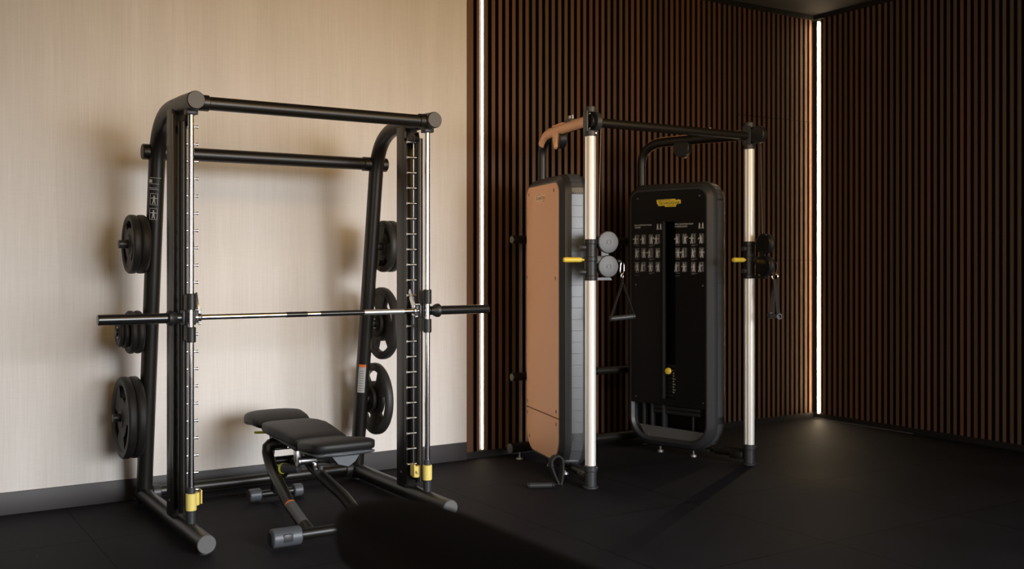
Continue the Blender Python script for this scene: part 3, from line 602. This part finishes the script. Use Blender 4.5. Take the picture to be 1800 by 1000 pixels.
# ------------------------------------------------------------------ dual cable machine
C1 = Vector((3.789, 5.014, 0)); C2 = Vector((5.131, 5.010, 0)); ph = R(15)
cm = thing('cable_machine', 'dual tower cable machine with silver columns and a copper side panel, before the slatted wall', 'cable machine', (4.46, 5.5, 0))
SH = (0.222, 0.960, 0.055, 1.935)
def shell_rect(d, rt=0.125, rb=0.20): return rrect(SH[0]+d, SH[1]-d, SH[2]+d*0.95, SH[3]-d*0.95, max(rt-d, 0.02), max(rb-d, 0.03), 10)
def tower(C, D, out, first):
    """C column foot, D rearward direction, out outward direction"""
    def P(o, u, z): return C+out*o+D*u+Vector((0, 0, z))
    # moulded rim
    sec = [(-.080, .070), (-.102, .056), (-.102, .045), (-.076, .013), (-.046, 0), (.046, 0), (.076, .013), (.102, .045), (.102, .056), (.080, .070)]
    g = MB(); rings = [g.vs([P(o, u, z) for (u, z) in shell_rect(d)]) for o, d in sec]; m = len(rings[0])
    for i in range(len(sec)):
        A, B = rings[i], rings[(i+1) % len(sec)]
        for k in range(m): g.face((A[k], A[(k+1) % m], B[(k+1) % m], B[k]))
    sh = build('tower_shell', g, M['charcoal'], cm, sharp=25)
    build('rim_seam', MB().prism([(-.1030, .285), (-.1030, .2655), (-.0768, .2345), (-.0465, .2213), (.0465, .2213), (.0768, .2345), (.1030, .2655), (.1030, .285)], P(0, 0, .384), out, D, .003, (0, 0, 1)), M['black_ink'], sh)
    # lighter tiles down the front edge
    g = MB(); z = 1.80
    while z > 0.31: g.prism([(-.038, 0), (.038, 0), (.038, .0688), (-.038, .0688)], P(0, 0.2225, z-0.0688), out, (0, 0, 1), 0.003, -D); z -= 0.0716
    def arc_tile(cu, cz, r_, a0, a1):
        A, B = [g.vs([P(o, cu-(r_+t)*math.cos(R(a)), cz+(r_+t)*math.sin(R(a))) for o in (-.038, .038) for a in (a0, a1)]) for t in (0, 0.003)]
        g.face((B[0], B[1], B[3], B[2])); g.face((A[0], A[2], A[3], A[1])); g.face((A[0], A[1], B[1], B[0])); g.face((A[2], B[2], B[3], A[3])); g.face((A[0], B[0], B[2], A[2])); g.face((A[1], A[3], B[3], B[1]))
    for k in range(6):
        arc_tile(SH[0]+0.125, SH[3]-0.125, 0.1253, 1+k*15, 14.5+k*15)
        if k < 4: arc_tile(SH[0]+0.20, SH[2]+0.20, 0.2003, -1-k*19, -19-k*19)
    build('edge_tile_strip', g, M['tile'], sh)
    # closing panels: outside copper, inside black
    poly = shell_rect(0.058); X_, Z_ = D, Vector((0, 0, 1))
    def cut(poly, keep):
        out_ = []
        for i in range(len(poly)):
            a, b_ = poly[i], poly[(i+1) % len(poly)]
            if keep(a[1]): out_.append(a)
            if keep(a[1]) != keep(b_[1]):
                t_ = (ZCUT-a[1])/(b_[1]-a[1]); out_.append((a[0]+(b_[0]-a[0])*t_, ZCUT))
        return out_
    ZCUT = 0.388; up_p = cut(poly, lambda z: z > 0.388)
    ZCUT = 0.380; lo_p = cut(poly, lambda z: z < 0.380)
    cp = build('side_panel', MB().prism(up_p, P(0.082, 0, 0), X_, Z_, 0.024, out), M['copper'], sh)
    cp2 = build('side_panel', MB().prism(lo_p, P(0.082, 0, 0), X_, Z_, 0.024, out), M['copper'], sh)
    build('liner', MB().prism(shell_rect(0.066), P(0.074, 0, 0), X_, Z_, 0.007, out), M['backing'], sh)
    g = MB()
    for u, z in ((.852, 1.833), (.36, 1.833), (.33, 1.27), (.895, 1.27), (.885, .425), (.318, .425), (.885, .345), (.318, .345), (.84, .19)): g.box(P(.1062, u, z), (.004, .008, .022), .001, Matrix((out, D, Vector((0, 0, 1)))).transposed())
    pieces('panel_clip', g, M['black_ink'], sh)
    # copper badge
    bd = [(0, .3), (.1, .3), (.1, 0), (.55, 0), (.55, -.18), (.85, -.18), (.85, .1), (1, .1), (1, .95), (.85, .95), (.85, 1.1), (.6, 1.0), (0, 1.05)]
    def badge(o0, n, u0, z0, w_, h_, mat, ink, sub):
        pl = build('logo_badge', MB().prism([(a*w_, c*h_) for a, c in sub], P(o0, u0, z0), -D, (0, 0, 1), 0.004, n), mat, sh)
        q = MB(); q.merge(text_mb('T', h_*.62, P(o0, u0-w_*.09, z0+h_*.30)+n*0.004, -D, (0, 0, 1), n, width=w_*.10))
        q.merge(text_mb('ECHNO', h_*.50, P(o0, u0-w_*.185, z0+h_*.30)+n*0.004, -D, (0, 0, 1), n, width=w_*.41))
        q.merge(text_mb('G', h_*.62, P(o0, u0-w_*.61, z0+h_*.30)+n*0.004, -D, (0, 0, 1), n, width=w_*.12))
        q.merge(text_mb('YM', h_*.50, P(o0, u0-w_*.74, z0+h_*.30)+n*0.004, -D, (0, 0, 1), n, width=w_*.20))
        for (a0, a1, c0) in ((.06, .62, .84), (.42, .80, .12)): q.prism([(a0*w_, c0*h_), (a1*w_, c0*h_), (a1*w_, (c0+.05)*h_), (a0*w_, (c0+.05)*h_)], P(o0, u0, z0)+n*0.004, -D, (0, 0, 1), 0.0006, n)
        build('logo_lettering', q, ink, sh)
    LG = [(0, .95), (.75, 1.0), (.79, .84), (.86, .84), (.89, .90), (.99, .82), (.985, .36), (.86, .34), (.82, .30), (.79, 0), (.36, 0), (.34, .18), (.09, .14), (.05, .38), (.02, .44)]
    badge(.106, out, .712, 1.767, .20, .058, M['copper_logo'], M['grey_plate'], LG)
    # inner face: split panel with the weight-stack slot between
    inn = -out
    def clip_u(poly, u_, side):
        o_ = []
        for i in range(len(poly)):
            a, b_ = poly[i], poly[(i+1) % len(poly)]; ia = (a[0] > u_) == side; ib = (b_[0] > u_) == side
            if ia: o_.append(a)
            if ia != ib: t_ = (u_-a[0])/(b_[0]-a[0]); o_.append((u_, a[1]+(b_[1]-a[1])*t_))
        return o_
    ZCUT = 0.36; base = cut(poly, lambda z: z > 0.36)
    ZCUT = 1.66; top_ = cut(base, lambda z: z > 1.66); body = cut(base, lambda z: z < 1.66)
    g = MB().prism(top_, P(-.082, 0, 0), X_, Z_, 0.022, inn)
    g.prism(clip_u(body, .612, True), P(-.082, 0, 0), X_, Z_, 0.022, inn); g.prism(clip_u(body, .522, False), P(-.082, 0, 0), X_, Z_, 0.022, inn)
    g.prism([(.522, .36), (.612, .36), (.612, .405), (.522, .405)], P(-.082, 0, 0), X_, Z_, 0.022, inn)
    ip = build('inner_panel', g, M['panel'], sh)
    build('slot_guide', MB().prism([(.612, .405), (.628, .405), (.628, 1.66), (.612, 1.66)], P(-.102, 0, 0), X_, Z_, 0.006, inn), M['charcoal'], sh)
    # weight stack inside
    g = MB(); rotm = Matrix((out, D, Vector((0, 0, 1)))).transposed(); z = .30
    while z < 0.66: g.box(P(0.01, .567, z), (.11, .42, .026), .003, rotm); z += 0.03
    pieces('weight_stack', g, M['black_plastic'], sh)
    g = MB()
    for u in (.44, .69): g.cyl(P(0, u, .12), P(0, u, 1.85), .011, seg=16)
    pieces('guide_rod', g, M['charcoal'], sh)
    g = MB()
    for k in range(8):
        zz = .578-k*.0195
        g.prism([(-.006, 0), (.006, 0), (.006, .008), (-.006, .008)], P(-.048, .575, zz), -D, (0, 0, 1), 0.001, inn)
        if k % 2 == 0 and k: g.prism([(.010, 0), (.018, 0), (.018, .006), (.010, .006)], P(-.048, .575, zz-.002), -D, (0, 0, 1), 0.001, inn)
    build('weight_numbers', g, M['white_label'], sh)
    pk = MB().lathe(P(-.050, .583, .602), inn, [(0, 0), (.006, 0), (.006, .045), (.021, .045), (.023, .050), (.023, .060), (.019, .065), (.013, .063), (.008, .066), (0, .066)], 24)
    build('selector_pin', pk, M['yellow'], sh)
    # bottom opening with grey kick plate and inner braces
    build('kick_plate', MB().prism([(.848, .200), (.80, .132), (.74, .106), (.40, .104), (.345, .130), (.306, .190)][::-1], P(-.074, 0, 0), X_, Z_, 0.006, inn), M['grey_plate'], sh)
    g = MB()
    for u in (.83, .76, .66): g.box(P(-.03, u, .27), (.05, .02, .26), .004, rotm)
    g.box(P(0.02, .57, .115), (.10, .60, .02), .003, rotm)
    pieces('inner_brace', g, M['charcoal'], sh)
    g = MB()
    for u, z in ((.835, .195), (.765, .132), (.318, .187), (.365, .128), (.845, 1.833), (.325, 1.833), (.862, 1.21), (.30, 1.21), (.862, .40), (.298, .40)):
        o_ = -.080 if z < .21 else -.104
        g.lathe(P(o_, u, z), inn, [(0, 0), (.005, 0), (.005, .003), (0, .005)], 12)
    pieces('screw', g, M['steel'], sh)
    badge(-.104, inn, .680, 1.765, .203, .055, M['yellow'], M['black_ink'], LG)
    # exercise charts on the inner panel
    def chart(u0, ul, head, pick):
        q = MB(); o0 = P(-.1045, 0, 0)
        def at(u, z): return o0+D*u+Vector((0, 0, z))
        q.merge(text_mb('DUAL ADJUSTABLE PULLEY', .013, at(u0, 1.636), -D, (0, 0, 1), inn, width=.150))
        q.merge(text_mb(head, .016, at(u0, 1.618), -D, (0, 0, 1), inn))
        for k in range(2): person_icon(q, at(u0-.200-k*.026, 1.605), -D, Vector((0, 0, 1)), inn, .042, 0)
        build('chart_print', q, M['print'], sh)
        q = MB(); f_ = MB()
        for r_, zb in enumerate((1.505, 1.407, 1.308)):
            for c_, uc in enumerate(ul):
                w_ = .036; h_ = .066
                outline(q, w_, h_, .0022, at(uc, zb), -D, Vector((0, 0, 1)), inn)
                for j in (0.26, 0.72): q.prism([(w_*j-.0045, 0), (w_*j+.0045, 0), (w_*j+.0045, h_), (w_*j-.0045, h_)], at(uc, zb), -D, (0, 0, 1), .0005, inn)
                person_icon(f_, at(uc-w_*(.1+.25*((r_+c_+pick) % 3)), zb-.003), -D, Vector((0, 0, 1)), inn, .058, 1+(r_*2+c_+pick) % 3)
            for c_, uc in enumerate(ul[::2]):
                q.prism([(0, 0), (.034+.012*c_, 0), (.034+.012*c_, .003), (0, .003)], at(uc-.002, zb-.014), -D, (0, 0, 1), .0005, inn)
                if c_: q.prism([(0, 0), (.026, 0), (.026, .003), (0, .003)], at(uc-.002, zb-.020), -D, (0, 0, 1), .0005, inn)
        q.prism([(0, 0), (.04, 0), (.04, .0025), (0, .0025)], at(u0, 1.276), -D, (0, 0, 1), .0005, inn)
        build('pictogram_frames', q, M['print_dim'], sh); build('pictogram_figures', f_, M['print'], sh)
    chart(.873, (.870, .812, .748, .690), 'TRUNK', 0); chart(.526, (.522, .465, .393, .328), 'LOWER BODY', 1)
    # overhead arm
    path = [P(0, .885, 1.90), P(0, .885, 2.06)] + bez(P(0, .885, 2.08), P(0, .885, 2.232), P(0, .70, 2.240), 10) + [P(0, .4, 2.240), P(0, .03, 2.236)]
    arm = build('overhead_arm', MB().tube(path, [.031]*6+[.033]*7+[.034]*(len(path)-13), 24), fr, cm)
    g = MB(); pp = path[6:]; strips = []
    for i, p in enumerate(pp):
        tdir = (pp[min(i+1, len(pp)-1)]-pp[max(i-1, 0)]).normalized(); nrm = tdir.cross(out).normalized()
        if nrm.z < 0: nrm = -nrm
        strips.append((g.vs([p+(out*math.cos(a)+nrm*math.sin(a))*.0355 for a in [R(-72+k*16.5) for k in range(11)]]), g.vs([p+(out*math.cos(a)+nrm*math.sin(a))*.0335 for a in [R(-72+k*16.5) for k in range(11)]])))
    for i in range(len(strips)-1):
        (A, a_), (B, b_) = strips[i], strips[i+1]
        for k in range(10): g.face((A[k], A[k+1], B[k+1], B[k])); g.face((a_[k], b_[k], b_[k+1], a_[k+1]))
        g.face((A[0], B[0], b_[0], a_[0])); g.face((A[-1], a_[-1], b_[-1], B[-1]))
    for A, a_ in (strips[0], strips[-1]):
        for k in range(10): g.face((A[k], a_[k], a_[k+1], A[k+1]))
    build('copper_cover', g, M['copper'], arm)
    # pulley hanging under the arm, copper fin on its outer side
    c_ = P(0, .53, 2.185)
    build('arm_pulley', MB().lathe(c_-out*.028, out, [(0, 0), (.062, 0), (.066, .006), (.066, .044), (.062, .050), (0, .050)], 32), M['black_plastic'], arm)
    fin = [(-.040, .03), (.040, .03), (.034, -.02), (.018, -.068), (0, -.080), (-.018, -.068), (-.034, -.02)]
    build('pulley_fin', MB().prism(fin, c_+out*.023+Vector((0, 0, .01)), D, (0, 0, 1), .016, out), M['copper'], arm)
    build('arm_bracket', MB().box(P(0, .33, 2.275), (.05, .085, .022), .004, rotm), M['black_plastic'], arm)
    pieces('bracket_bolt', MB().cyl(P(0, .305, 2.28), P(0, .305, 2.312), .009, seg=14, bev=.002).cyl(P(0, .355, 2.28), P(0, .355, 2.312), .009, seg=14, bev=.002), M['foot_steel'], arm)
    build('arm_grip', MB().box(P(.012, .52, 2.2735), (.03, .19, .008), .003, rotm), M['copper'], arm)
    # column: grooved aluminium extrusion
    prof = []
    for k in range(96):
        a = 2*math.pi*k/96; r_ = .0335+.0015*math.cos(2*a)
        dd_ = min(abs(math.sin(a/1)-1), abs(math.sin(a)+1)); r_ -= .011 if dd_ < .042 else 0
        prof.append((r_*math.sin(a), r_*math.cos(a)))       # (out, D) coordinates, grooves on +-out
    g = MB(); g.prism(prof, C+Vector((0, 0, .105)), out, D, 2.045, (0, 0, 1))
    co = build('column', g, M['aluminium'], cm, sharp=20)
    g = MB(); z = .20
    while z < 2.12:
        dn = (-D*.85+Vector((FW.y, -FW.x, 0))*.52).normalized(); g.lathe(C+dn*.0335+Vector((0, 0, z)), dn, [(0, 0), (.0022, 0), (.0022, .0006), (0, .0006)], 8); z += .0205
    build('position_marks', g, M['grey_plate'], co)
    g = MB().cyl(C, C+Vector((0, 0, .016)), .047, bev=.004).cyl(C+Vector((0, 0, .012)), C+Vector((0, 0, .112)), .036).cyl(C+Vector((0, 0, .104)), C+Vector((0, 0, .140)), .042, bev=.004)
    bs = build('column_foot', g, M['charcoal'], cm)
    pieces('bolt', MB().lathe(C+Vector((.02, -.0375, .125)), (.4, -.9, 0), [(0, 0), (.007, 0), (.007, .004), (0, .006)], 12), M['steel'], bs)
    g = MB().tube([P(0, .03, .075), P(0, .26, .075)], .032, 20).box(P(0, .085, .06), (.075, .10, .05), .006, rotm)
    build('base_tube', g, fr, cm)
    pieces('bolt', MB().lathe(P(.033, .075, .085), out, [(0, 0), (.006, 0), (.006, .006), (0, .007)], 12).lathe(P(.033, .115, .075), out, [(0, 0), (.006, 0), (.006, .006), (0, .007)], 12), M['steel'], bs)
    # column head with swivelling pulley
    g = MB().cyl(C+Vector((0, 0, 2.138)), C+Vector((0, 0, 2.172)), .040, bev=.003).cyl(C+Vector((0, 0, 2.282)), C+Vector((0, 0, 2.318)), .037, bev=.003)
    g.box(P(0, .022, 2.228), (.066, .030, .13), .006, rotm); g.box(P(.032, 0, 2.228), (.012, .06, .13), .004, rotm); g.box(P(-.032, 0, 2.228), (.012, .06, .13), .004, rotm)
    hd = build('column_head', g, M['charcoal'], cm)
    build('head_pulley', MB().lathe(P(-.012, -.012, 2.228), out, [(0, 0), (.04, 0), (.046, .004), (.038, .010), (.038, .014), (.046, .020), (.04, .024), (0, .024)], 28), M['black_plastic'], hd)
    pieces('screw', MB().lathe(P(.018, -.034, 2.272), -D, [(0, 0), (.004, 0), (0, .004)], 10).lathe(P(.018, -.034, 2.184), -D, [(0, 0), (.004, 0), (0, .004)], 10).lathe(P(-.02, -.036, 2.155), -D, [(0, 0), (.007, 0), (.005, .005), (0, .006)], 10), M['steel'], hd)
    # feet
    g = MB()
    for o_, u in ((0, .44), (0, .72)): g.cyl(P(o_, u, 0), P(o_, u, .014), .024, .020).cyl(P(o_, u, .012), P(o_, u, .07), .007, seg=12)
    pieces('levelling_foot', g, M['foot_steel'], cm)
    g = MB(); g.box(P(0, .57, .062), (.10, .56, .022), .004, rotm); build('base_plate', g, fr, cm)
    return P
D1 = Vector((math.sin(ph), math.cos(ph), 0)); D2 = Vector((-D1.x, D1.y, 0))
P1 = tower(C1, D1, Vector((-D1.y, D1.x, 0)), True)
P2 = tower(C2, D2, Vector((D2.y, -D2.x, 0)), False)
# bars joining the two towers
build('upper_crossbar', MB().cyl(C1+Vector((.035, 0, 2.226)), C2+Vector((-.03, 0, 2.226)), .0285), fr, cm)
for X0, X1, z, r_ in ((3.865, 5.27, 1.53, .028), (3.865, 5.27, .575, .028)): build('rear_crossbar', MB().cyl((X0, 6.02, z), (X1, 6.02, z), r_, bev=.004), fr, cm)
fb = build('rear_floor_bar', MB().cyl((3.875, 6.05, .075), (5.14, 6.05, .075), .034), fr, cm)
build('end_cap', MB().cyl((3.866, 6.05, .075), (3.876, 6.05, .075), .0345, bev=.003), M['cap'], fb)
pieces('levelling_foot', MB().cyl((3.93, 6.02, 0), (3.93, 6.02, .012), .024, .02).cyl((3.93, 6.02, .01), (3.93, 6.02, .05), .007, seg=12).cyl((5.07, 6.02, 0), (5.07, 6.02, .012), .024, .02).cyl((5.07, 6.02, .01), (5.07, 6.02, .05), .007, seg=12), M['foot_steel'], fb)
# carriages sliding on the columns
def az(d): return Vector((math.sin(R(d)), math.cos(R(d)), 0))
def trolley(C, hdir, wn, woff, wdist, cover, zc=1.388):
    g = MB().cyl(C+Vector((0, 0, zc-.125)), C+Vector((0, 0, zc+.125)), .0385, bev=.002)
    for dz in (-.125, -.01, .095): g.cyl(C+Vector((0, 0, zc+dz)), C+Vector((0, 0, zc+dz+.03)), .042, bev=.004)
    rotw = Matrix((woff, woff.cross(Vector((0, 0, 1))), Vector((0, 0, 1)))).transposed()
    g.box(C+woff*.055+Vector((0, 0, zc)), (.07, .03, .05), .006, rotw)
    tr = build('trolley', g, M['black_plastic'], cm)
    hp = C+hdir*.04+Vector((0, 0, zc))
    build('yellow_handle', MB().lathe(hp, hdir, [(0, .0), (.006, .0), (.006, .018), (.013, .020), (.0155, .030), (.015, .06), (.0155, .095), (.0165, .120), (.0135, .135), (0, .139)], 20), M['yellow'], tr)
    g = MB()
    for dz in (-.075, .075): g.lathe(C+hdir*.025+Vector((0, 0, zc+dz)), hdir, [(0, 0), (.017, 0), (.0165, .038), (.0135, .044), (0, .044)], 18)
    pieces('roller_cap', g, M['charcoal'], tr)
    g = MB().prism([(-.012, -.03), (.035, -.02), (.035, .02), (-.012, .03)], C+woff*(wdist-.03)-wn*.004+Vector((0, 0, zc+.035)), woff, (0, 0, 1), .012, wn)
    g.prism([(-.055, -.012), (.055, -.012), (.045, .004), (-.055, .004)], C+woff*(wdist-.03)-wn*.004+Vector((0, 0, zc-.112)), woff, (0, 0, 1), .02, wn)
    pieces('wheel_bracket', g, cover if cover != M['black_gloss'] else M['black_plastic'], tr)
    for dz in (.108, -.040):
        c = C+woff*wdist+Vector((0, 0, zc+dz))
        wh = build('wheel', MB().lathe(c-wn*.026, wn, [(0, 0), (.060, 0), (.068, .004), (.069, .012), (.062, .020), (.062, .026), (.069, .034), (.066, .038), (0, .040)], 40), M['black_plastic'], tr)
        build('wheel_cover', MB().lathe(c+wn*.010, wn, [(0, 0), (.0670, 0), (.0670, .006), (.0650, .0095), (.0630, .0108), (.050, .0125), (.033, .0135), (.0150, .0140), (.0150, .0115), (.0125, .0115), (.0125, .0150), (0, .0152)], 48), cover, tr, sharp=18)
    return tr
wo1 = az(103); wo2 = az(183)
trolley(C1, az(-75), az(193), wo1, .112, M['grey_cover']); trolley(C2, az(-98), az(-87), wo2, .148, M['black_gloss'])  # second trolley's covers black: their shade is put into the colour
build('cable', MB().cyl(P1(-.055, -.03, 2.21), C1+wo1*.055+Vector((0, 0, 1.50)), .0028, seg=10), M['cable'], cm)
build('cable', MB().tube([P2(.05, -.06, 2.20), C2+wo2*.125+Vector((0, 0, 1.55))], .0028, 10), M['cable'], cm)
# large dark pulley housing seen on the second head
build('head_guard', MB().lathe(C2+az(180)*.085+Vector((0, 0, 2.228)), az(-92), [(0, -.02), (.056, -.02), (.060, -.014), (.060, .014), (.056, .02), (0, .02)], 32), M['black_plastic'], cm)
build('head_guard', MB().lathe(C1+az(118)*.03+Vector((0, 0, 2.228)), az(95), [(0, -.018), (.056, -.018), (.060, -.012), (.060, .012), (.056, .018), (0, .018)], 32), M['charcoal'], cm)

# ------------------------------------------------------------------ handles hanging from the cables
def carabiner(g, top, side, h=.052, w0=.010, w1=.019, r=.0034):
    top = Vector(top); side = Vector(side)
    pts = [top+side*a+Vector((0, 0, -b)) for a, b in ((-w0*.5, 0), (w0, .001), (w0*1.5, .010), (w1*.9, .044), (w1*.3, h), (-w1*.5, h-.004), (-w1*.75, h-.016), (-w0*.9, .008), (-w0*.5, 0))]
    g.tube(pts, r, 10)
h1 = thing('cable_stirrup', 'black stirrup handle hanging from the cable of the copper sided tower', 'handle', (3.985, 4.955, 1.02), 'stirrup handles of the cable machine')
tp = Vector((3.985, 4.955, 1.372))
build('cable_stop', MB().lathe(tp+Vector((-.035, .0, .012)), (.9, 0, -.35), [(0, 0), (.009, .0), (.013, .010), (.013, .020), (.006, .030), (0, .032)], 16), M['black_plastic'], h1)
g = MB(); carabiner(g, tp, (1, 0, 0), .070); build('carabiner', g, M['chrome'], h1)
build('ring', MB().tube([tp+Vector((.002+.008*math.sin(a), 0, -.083+.012*math.cos(a))) for a in [2*math.pi*i/16 for i in range(17)]], .0022, 8), M['chrome'], h1)
sp_ = tp+Vector((.003, 0, -.094)); hl = Vector((3.912, 4.975, 1.028)); hr = Vector((4.068, 4.94, 1.040))
def strap(a, b_, wdir, w_=.022, t_=.0028):
    g = MB(); wdir = Vector(wdir).normalized(); d = (Vector(b_)-Vector(a)).normalized(); n = d.cross(wdir).normalized()
    m = Matrix((wdir, d, n)).transposed(); g.box((Vector(a)+Vector(b_))/2, (w_, (Vector(b_)-Vector(a)).length, t_), .0008, m, 1); return g
g = strap(sp_, sp_+Vector((0, 0, -.03)), (0, 1, 0)); build('strap', g, M['webbing'], h1)
for e in (hl, hr): build('strap', strap(sp_+Vector((0, 0, -.028)), e, (0, 1, 0)), M['webbing'], h1)
build('grip', MB().cyl(hl, hr, .0155, bev=.002), M['charcoal'], h1)
pieces('grip_end', MB().cyl(hl+(hl-hr).normalized()*.002, hl+(hl-hr).normalized()*-.012, .0175, bev=.002).cyl(hr+(hr-hl).normalized()*.004, hr+(hr-hl).normalized()*-.010, .0175, bev=.002), M['black_plastic'], h1)

h2p = Vector((5.150, 4.80, 1.372))
h2 = thing('cable_stirrup', 'black stirrup handle hanging from the cable of the black fronted tower', 'handle', (h2p.x, h2p.y, 1.02), 'stirrup handles of the cable machine')
build('cable_stop', MB().lathe(h2p+Vector((0, .04, .02)), (0, -.9, -.4), [(0, 0), (.010, .0), (.015, .010), (.015, .022), (.008, .034), (0, .036)], 16), M['black_plastic'], h2)
g = MB(); carabiner(g, h2p, az(150), .085, .012, .020, .0036); build('carabiner', g, M['chrome'], h2)
build('ring', MB().tube([h2p+az(136)*(.002+.019*math.sin(a))+Vector((0, 0, -.094+.019*math.cos(a))) for a in [2*math.pi*i/20 for i in range(21)]], .0026, 8), M['chrome'], h2)
s2 = h2p+Vector((0, 0, -.112)); bd_ = az(203); e1 = Vector((5.150, 4.80, 1.018))-bd_*.065; e2 = Vector((5.150, 4.80, 1.018))+bd_*.065
for e in (e1, e2): build('strap', strap(s2+Vector((0, 0, .002)), e, az(110), .026), M['webbing'], h2)
build('grip', MB().cyl(e1, e2, .0150, bev=.002), M['charcoal'], h2)
for e, s_ in ((e1, -1), (e2, 1)): pieces('grip_end', MB().lathe(e+bd_*s_*-.012, bd_*s_, [(0, .010), (.013, .010), (.013, .026), (.0195, .026), (.0195, 0), (0, 0)], 20), M['charcoal'], h2)

# handle dropped on the floor in front of the copper tower
hf = thing('cable_stirrup', 'black stirrup handle lying on the floor in front of the copper tower', 'handle', (3.60, 5.15, 0), 'stirrup handles of the cable machine')
a = Vector((3.474, 5.215, .0165)); b_ = Vector((3.600, 5.150, .0165))
build('grip', MB().cyl(a, b_, .0155, bev=.003), M['charcoal'], hf)
pieces('grip_end', MB().cyl(a-(b_-a).normalized()*.012, a, .0165, bev=.003).cyl(b_, b_+(b_-a).normalized()*.014, .0165, bev=.003), M['black_plastic'], hf)
lc = Vector((3.655, 5.185, 0)); sd = Vector((.84, -.54, 0))
loop = [lc+sd*x_+Vector((0, 0, z_)) for x_, z_ in ((.010, .010), (-.004, .040), (-.022, .085), (-.036, .125), (-.032, .158), (-.012, .180), (.012, .184), (.030, .168), (.036, .130), (.034, .085), (.030, .040), (.022, .010))]
g = MB(); nrm = sd.cross(Vector((0, 0, 1))).normalized(); wv = (nrm+sd*.55).normalized(); ribs = []
for i, p in enumerate(loop):
    tg = (loop[min(i+1, len(loop)-1)]-loop[max(i-1, 0)]).normalized(); q = tg.cross(nrm)
    ribs.append(g.vs([p+wv*.019+q*.0055, p+wv*.019-q*.0055, p-wv*.019-q*.0055, p-wv*.019+q*.0055]))
for i in range(len(ribs)-1):
    for k in range(4): g.face((ribs[i][k], ribs[i][(k+1) % 4], ribs[i+1][(k+1) % 4], ribs[i+1][k]))
g.face(ribs[0][::-1]); g.face(ribs[-1]); build('strap_loop', g, M['webbing'], hf, sharp=50)
build('strap', strap(b_+Vector((.0, 0, .004)), lc+Vector((.02, 0, .008)), (0, 1, .1), .02), M['webbing'], hf)
g = MB(); carabiner(g, lc+sd*.028+Vector((0, 0, .030)), (sd+Vector((0, -.4, 0))).normalized(), .024, .008, .014, .003); build('carabiner', g, M['chrome'], hf)

# ------------------------------------------------------------------ out-of-focus machine close to the camera
fx = 0.85
fgm = thing('padded_machine', 'dark padded equipment end blurred in the near foreground at the bottom edge', 'gym equipment', (fx, 1.1, 0))
PZ = 0.028
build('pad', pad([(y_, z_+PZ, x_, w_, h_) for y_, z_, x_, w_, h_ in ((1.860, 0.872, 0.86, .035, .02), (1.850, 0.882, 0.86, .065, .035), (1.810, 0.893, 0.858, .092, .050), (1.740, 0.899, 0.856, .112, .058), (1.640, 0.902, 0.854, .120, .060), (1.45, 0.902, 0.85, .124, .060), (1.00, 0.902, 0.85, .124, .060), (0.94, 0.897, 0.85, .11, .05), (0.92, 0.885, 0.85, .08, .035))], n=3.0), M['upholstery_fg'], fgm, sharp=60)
build('post', MB().bx(0.81, 0.89, 1.20, 1.28, 0.03, 0.79, .01), M['frame'], fgm)
build('base', MB().bx(0.55, 1.05, 1.19, 1.29, 0.0, 0.05, .01).bx(0.75, 0.85, 0.85, 1.55, 0.0, 0.045, .01), M['frame'], fgm)
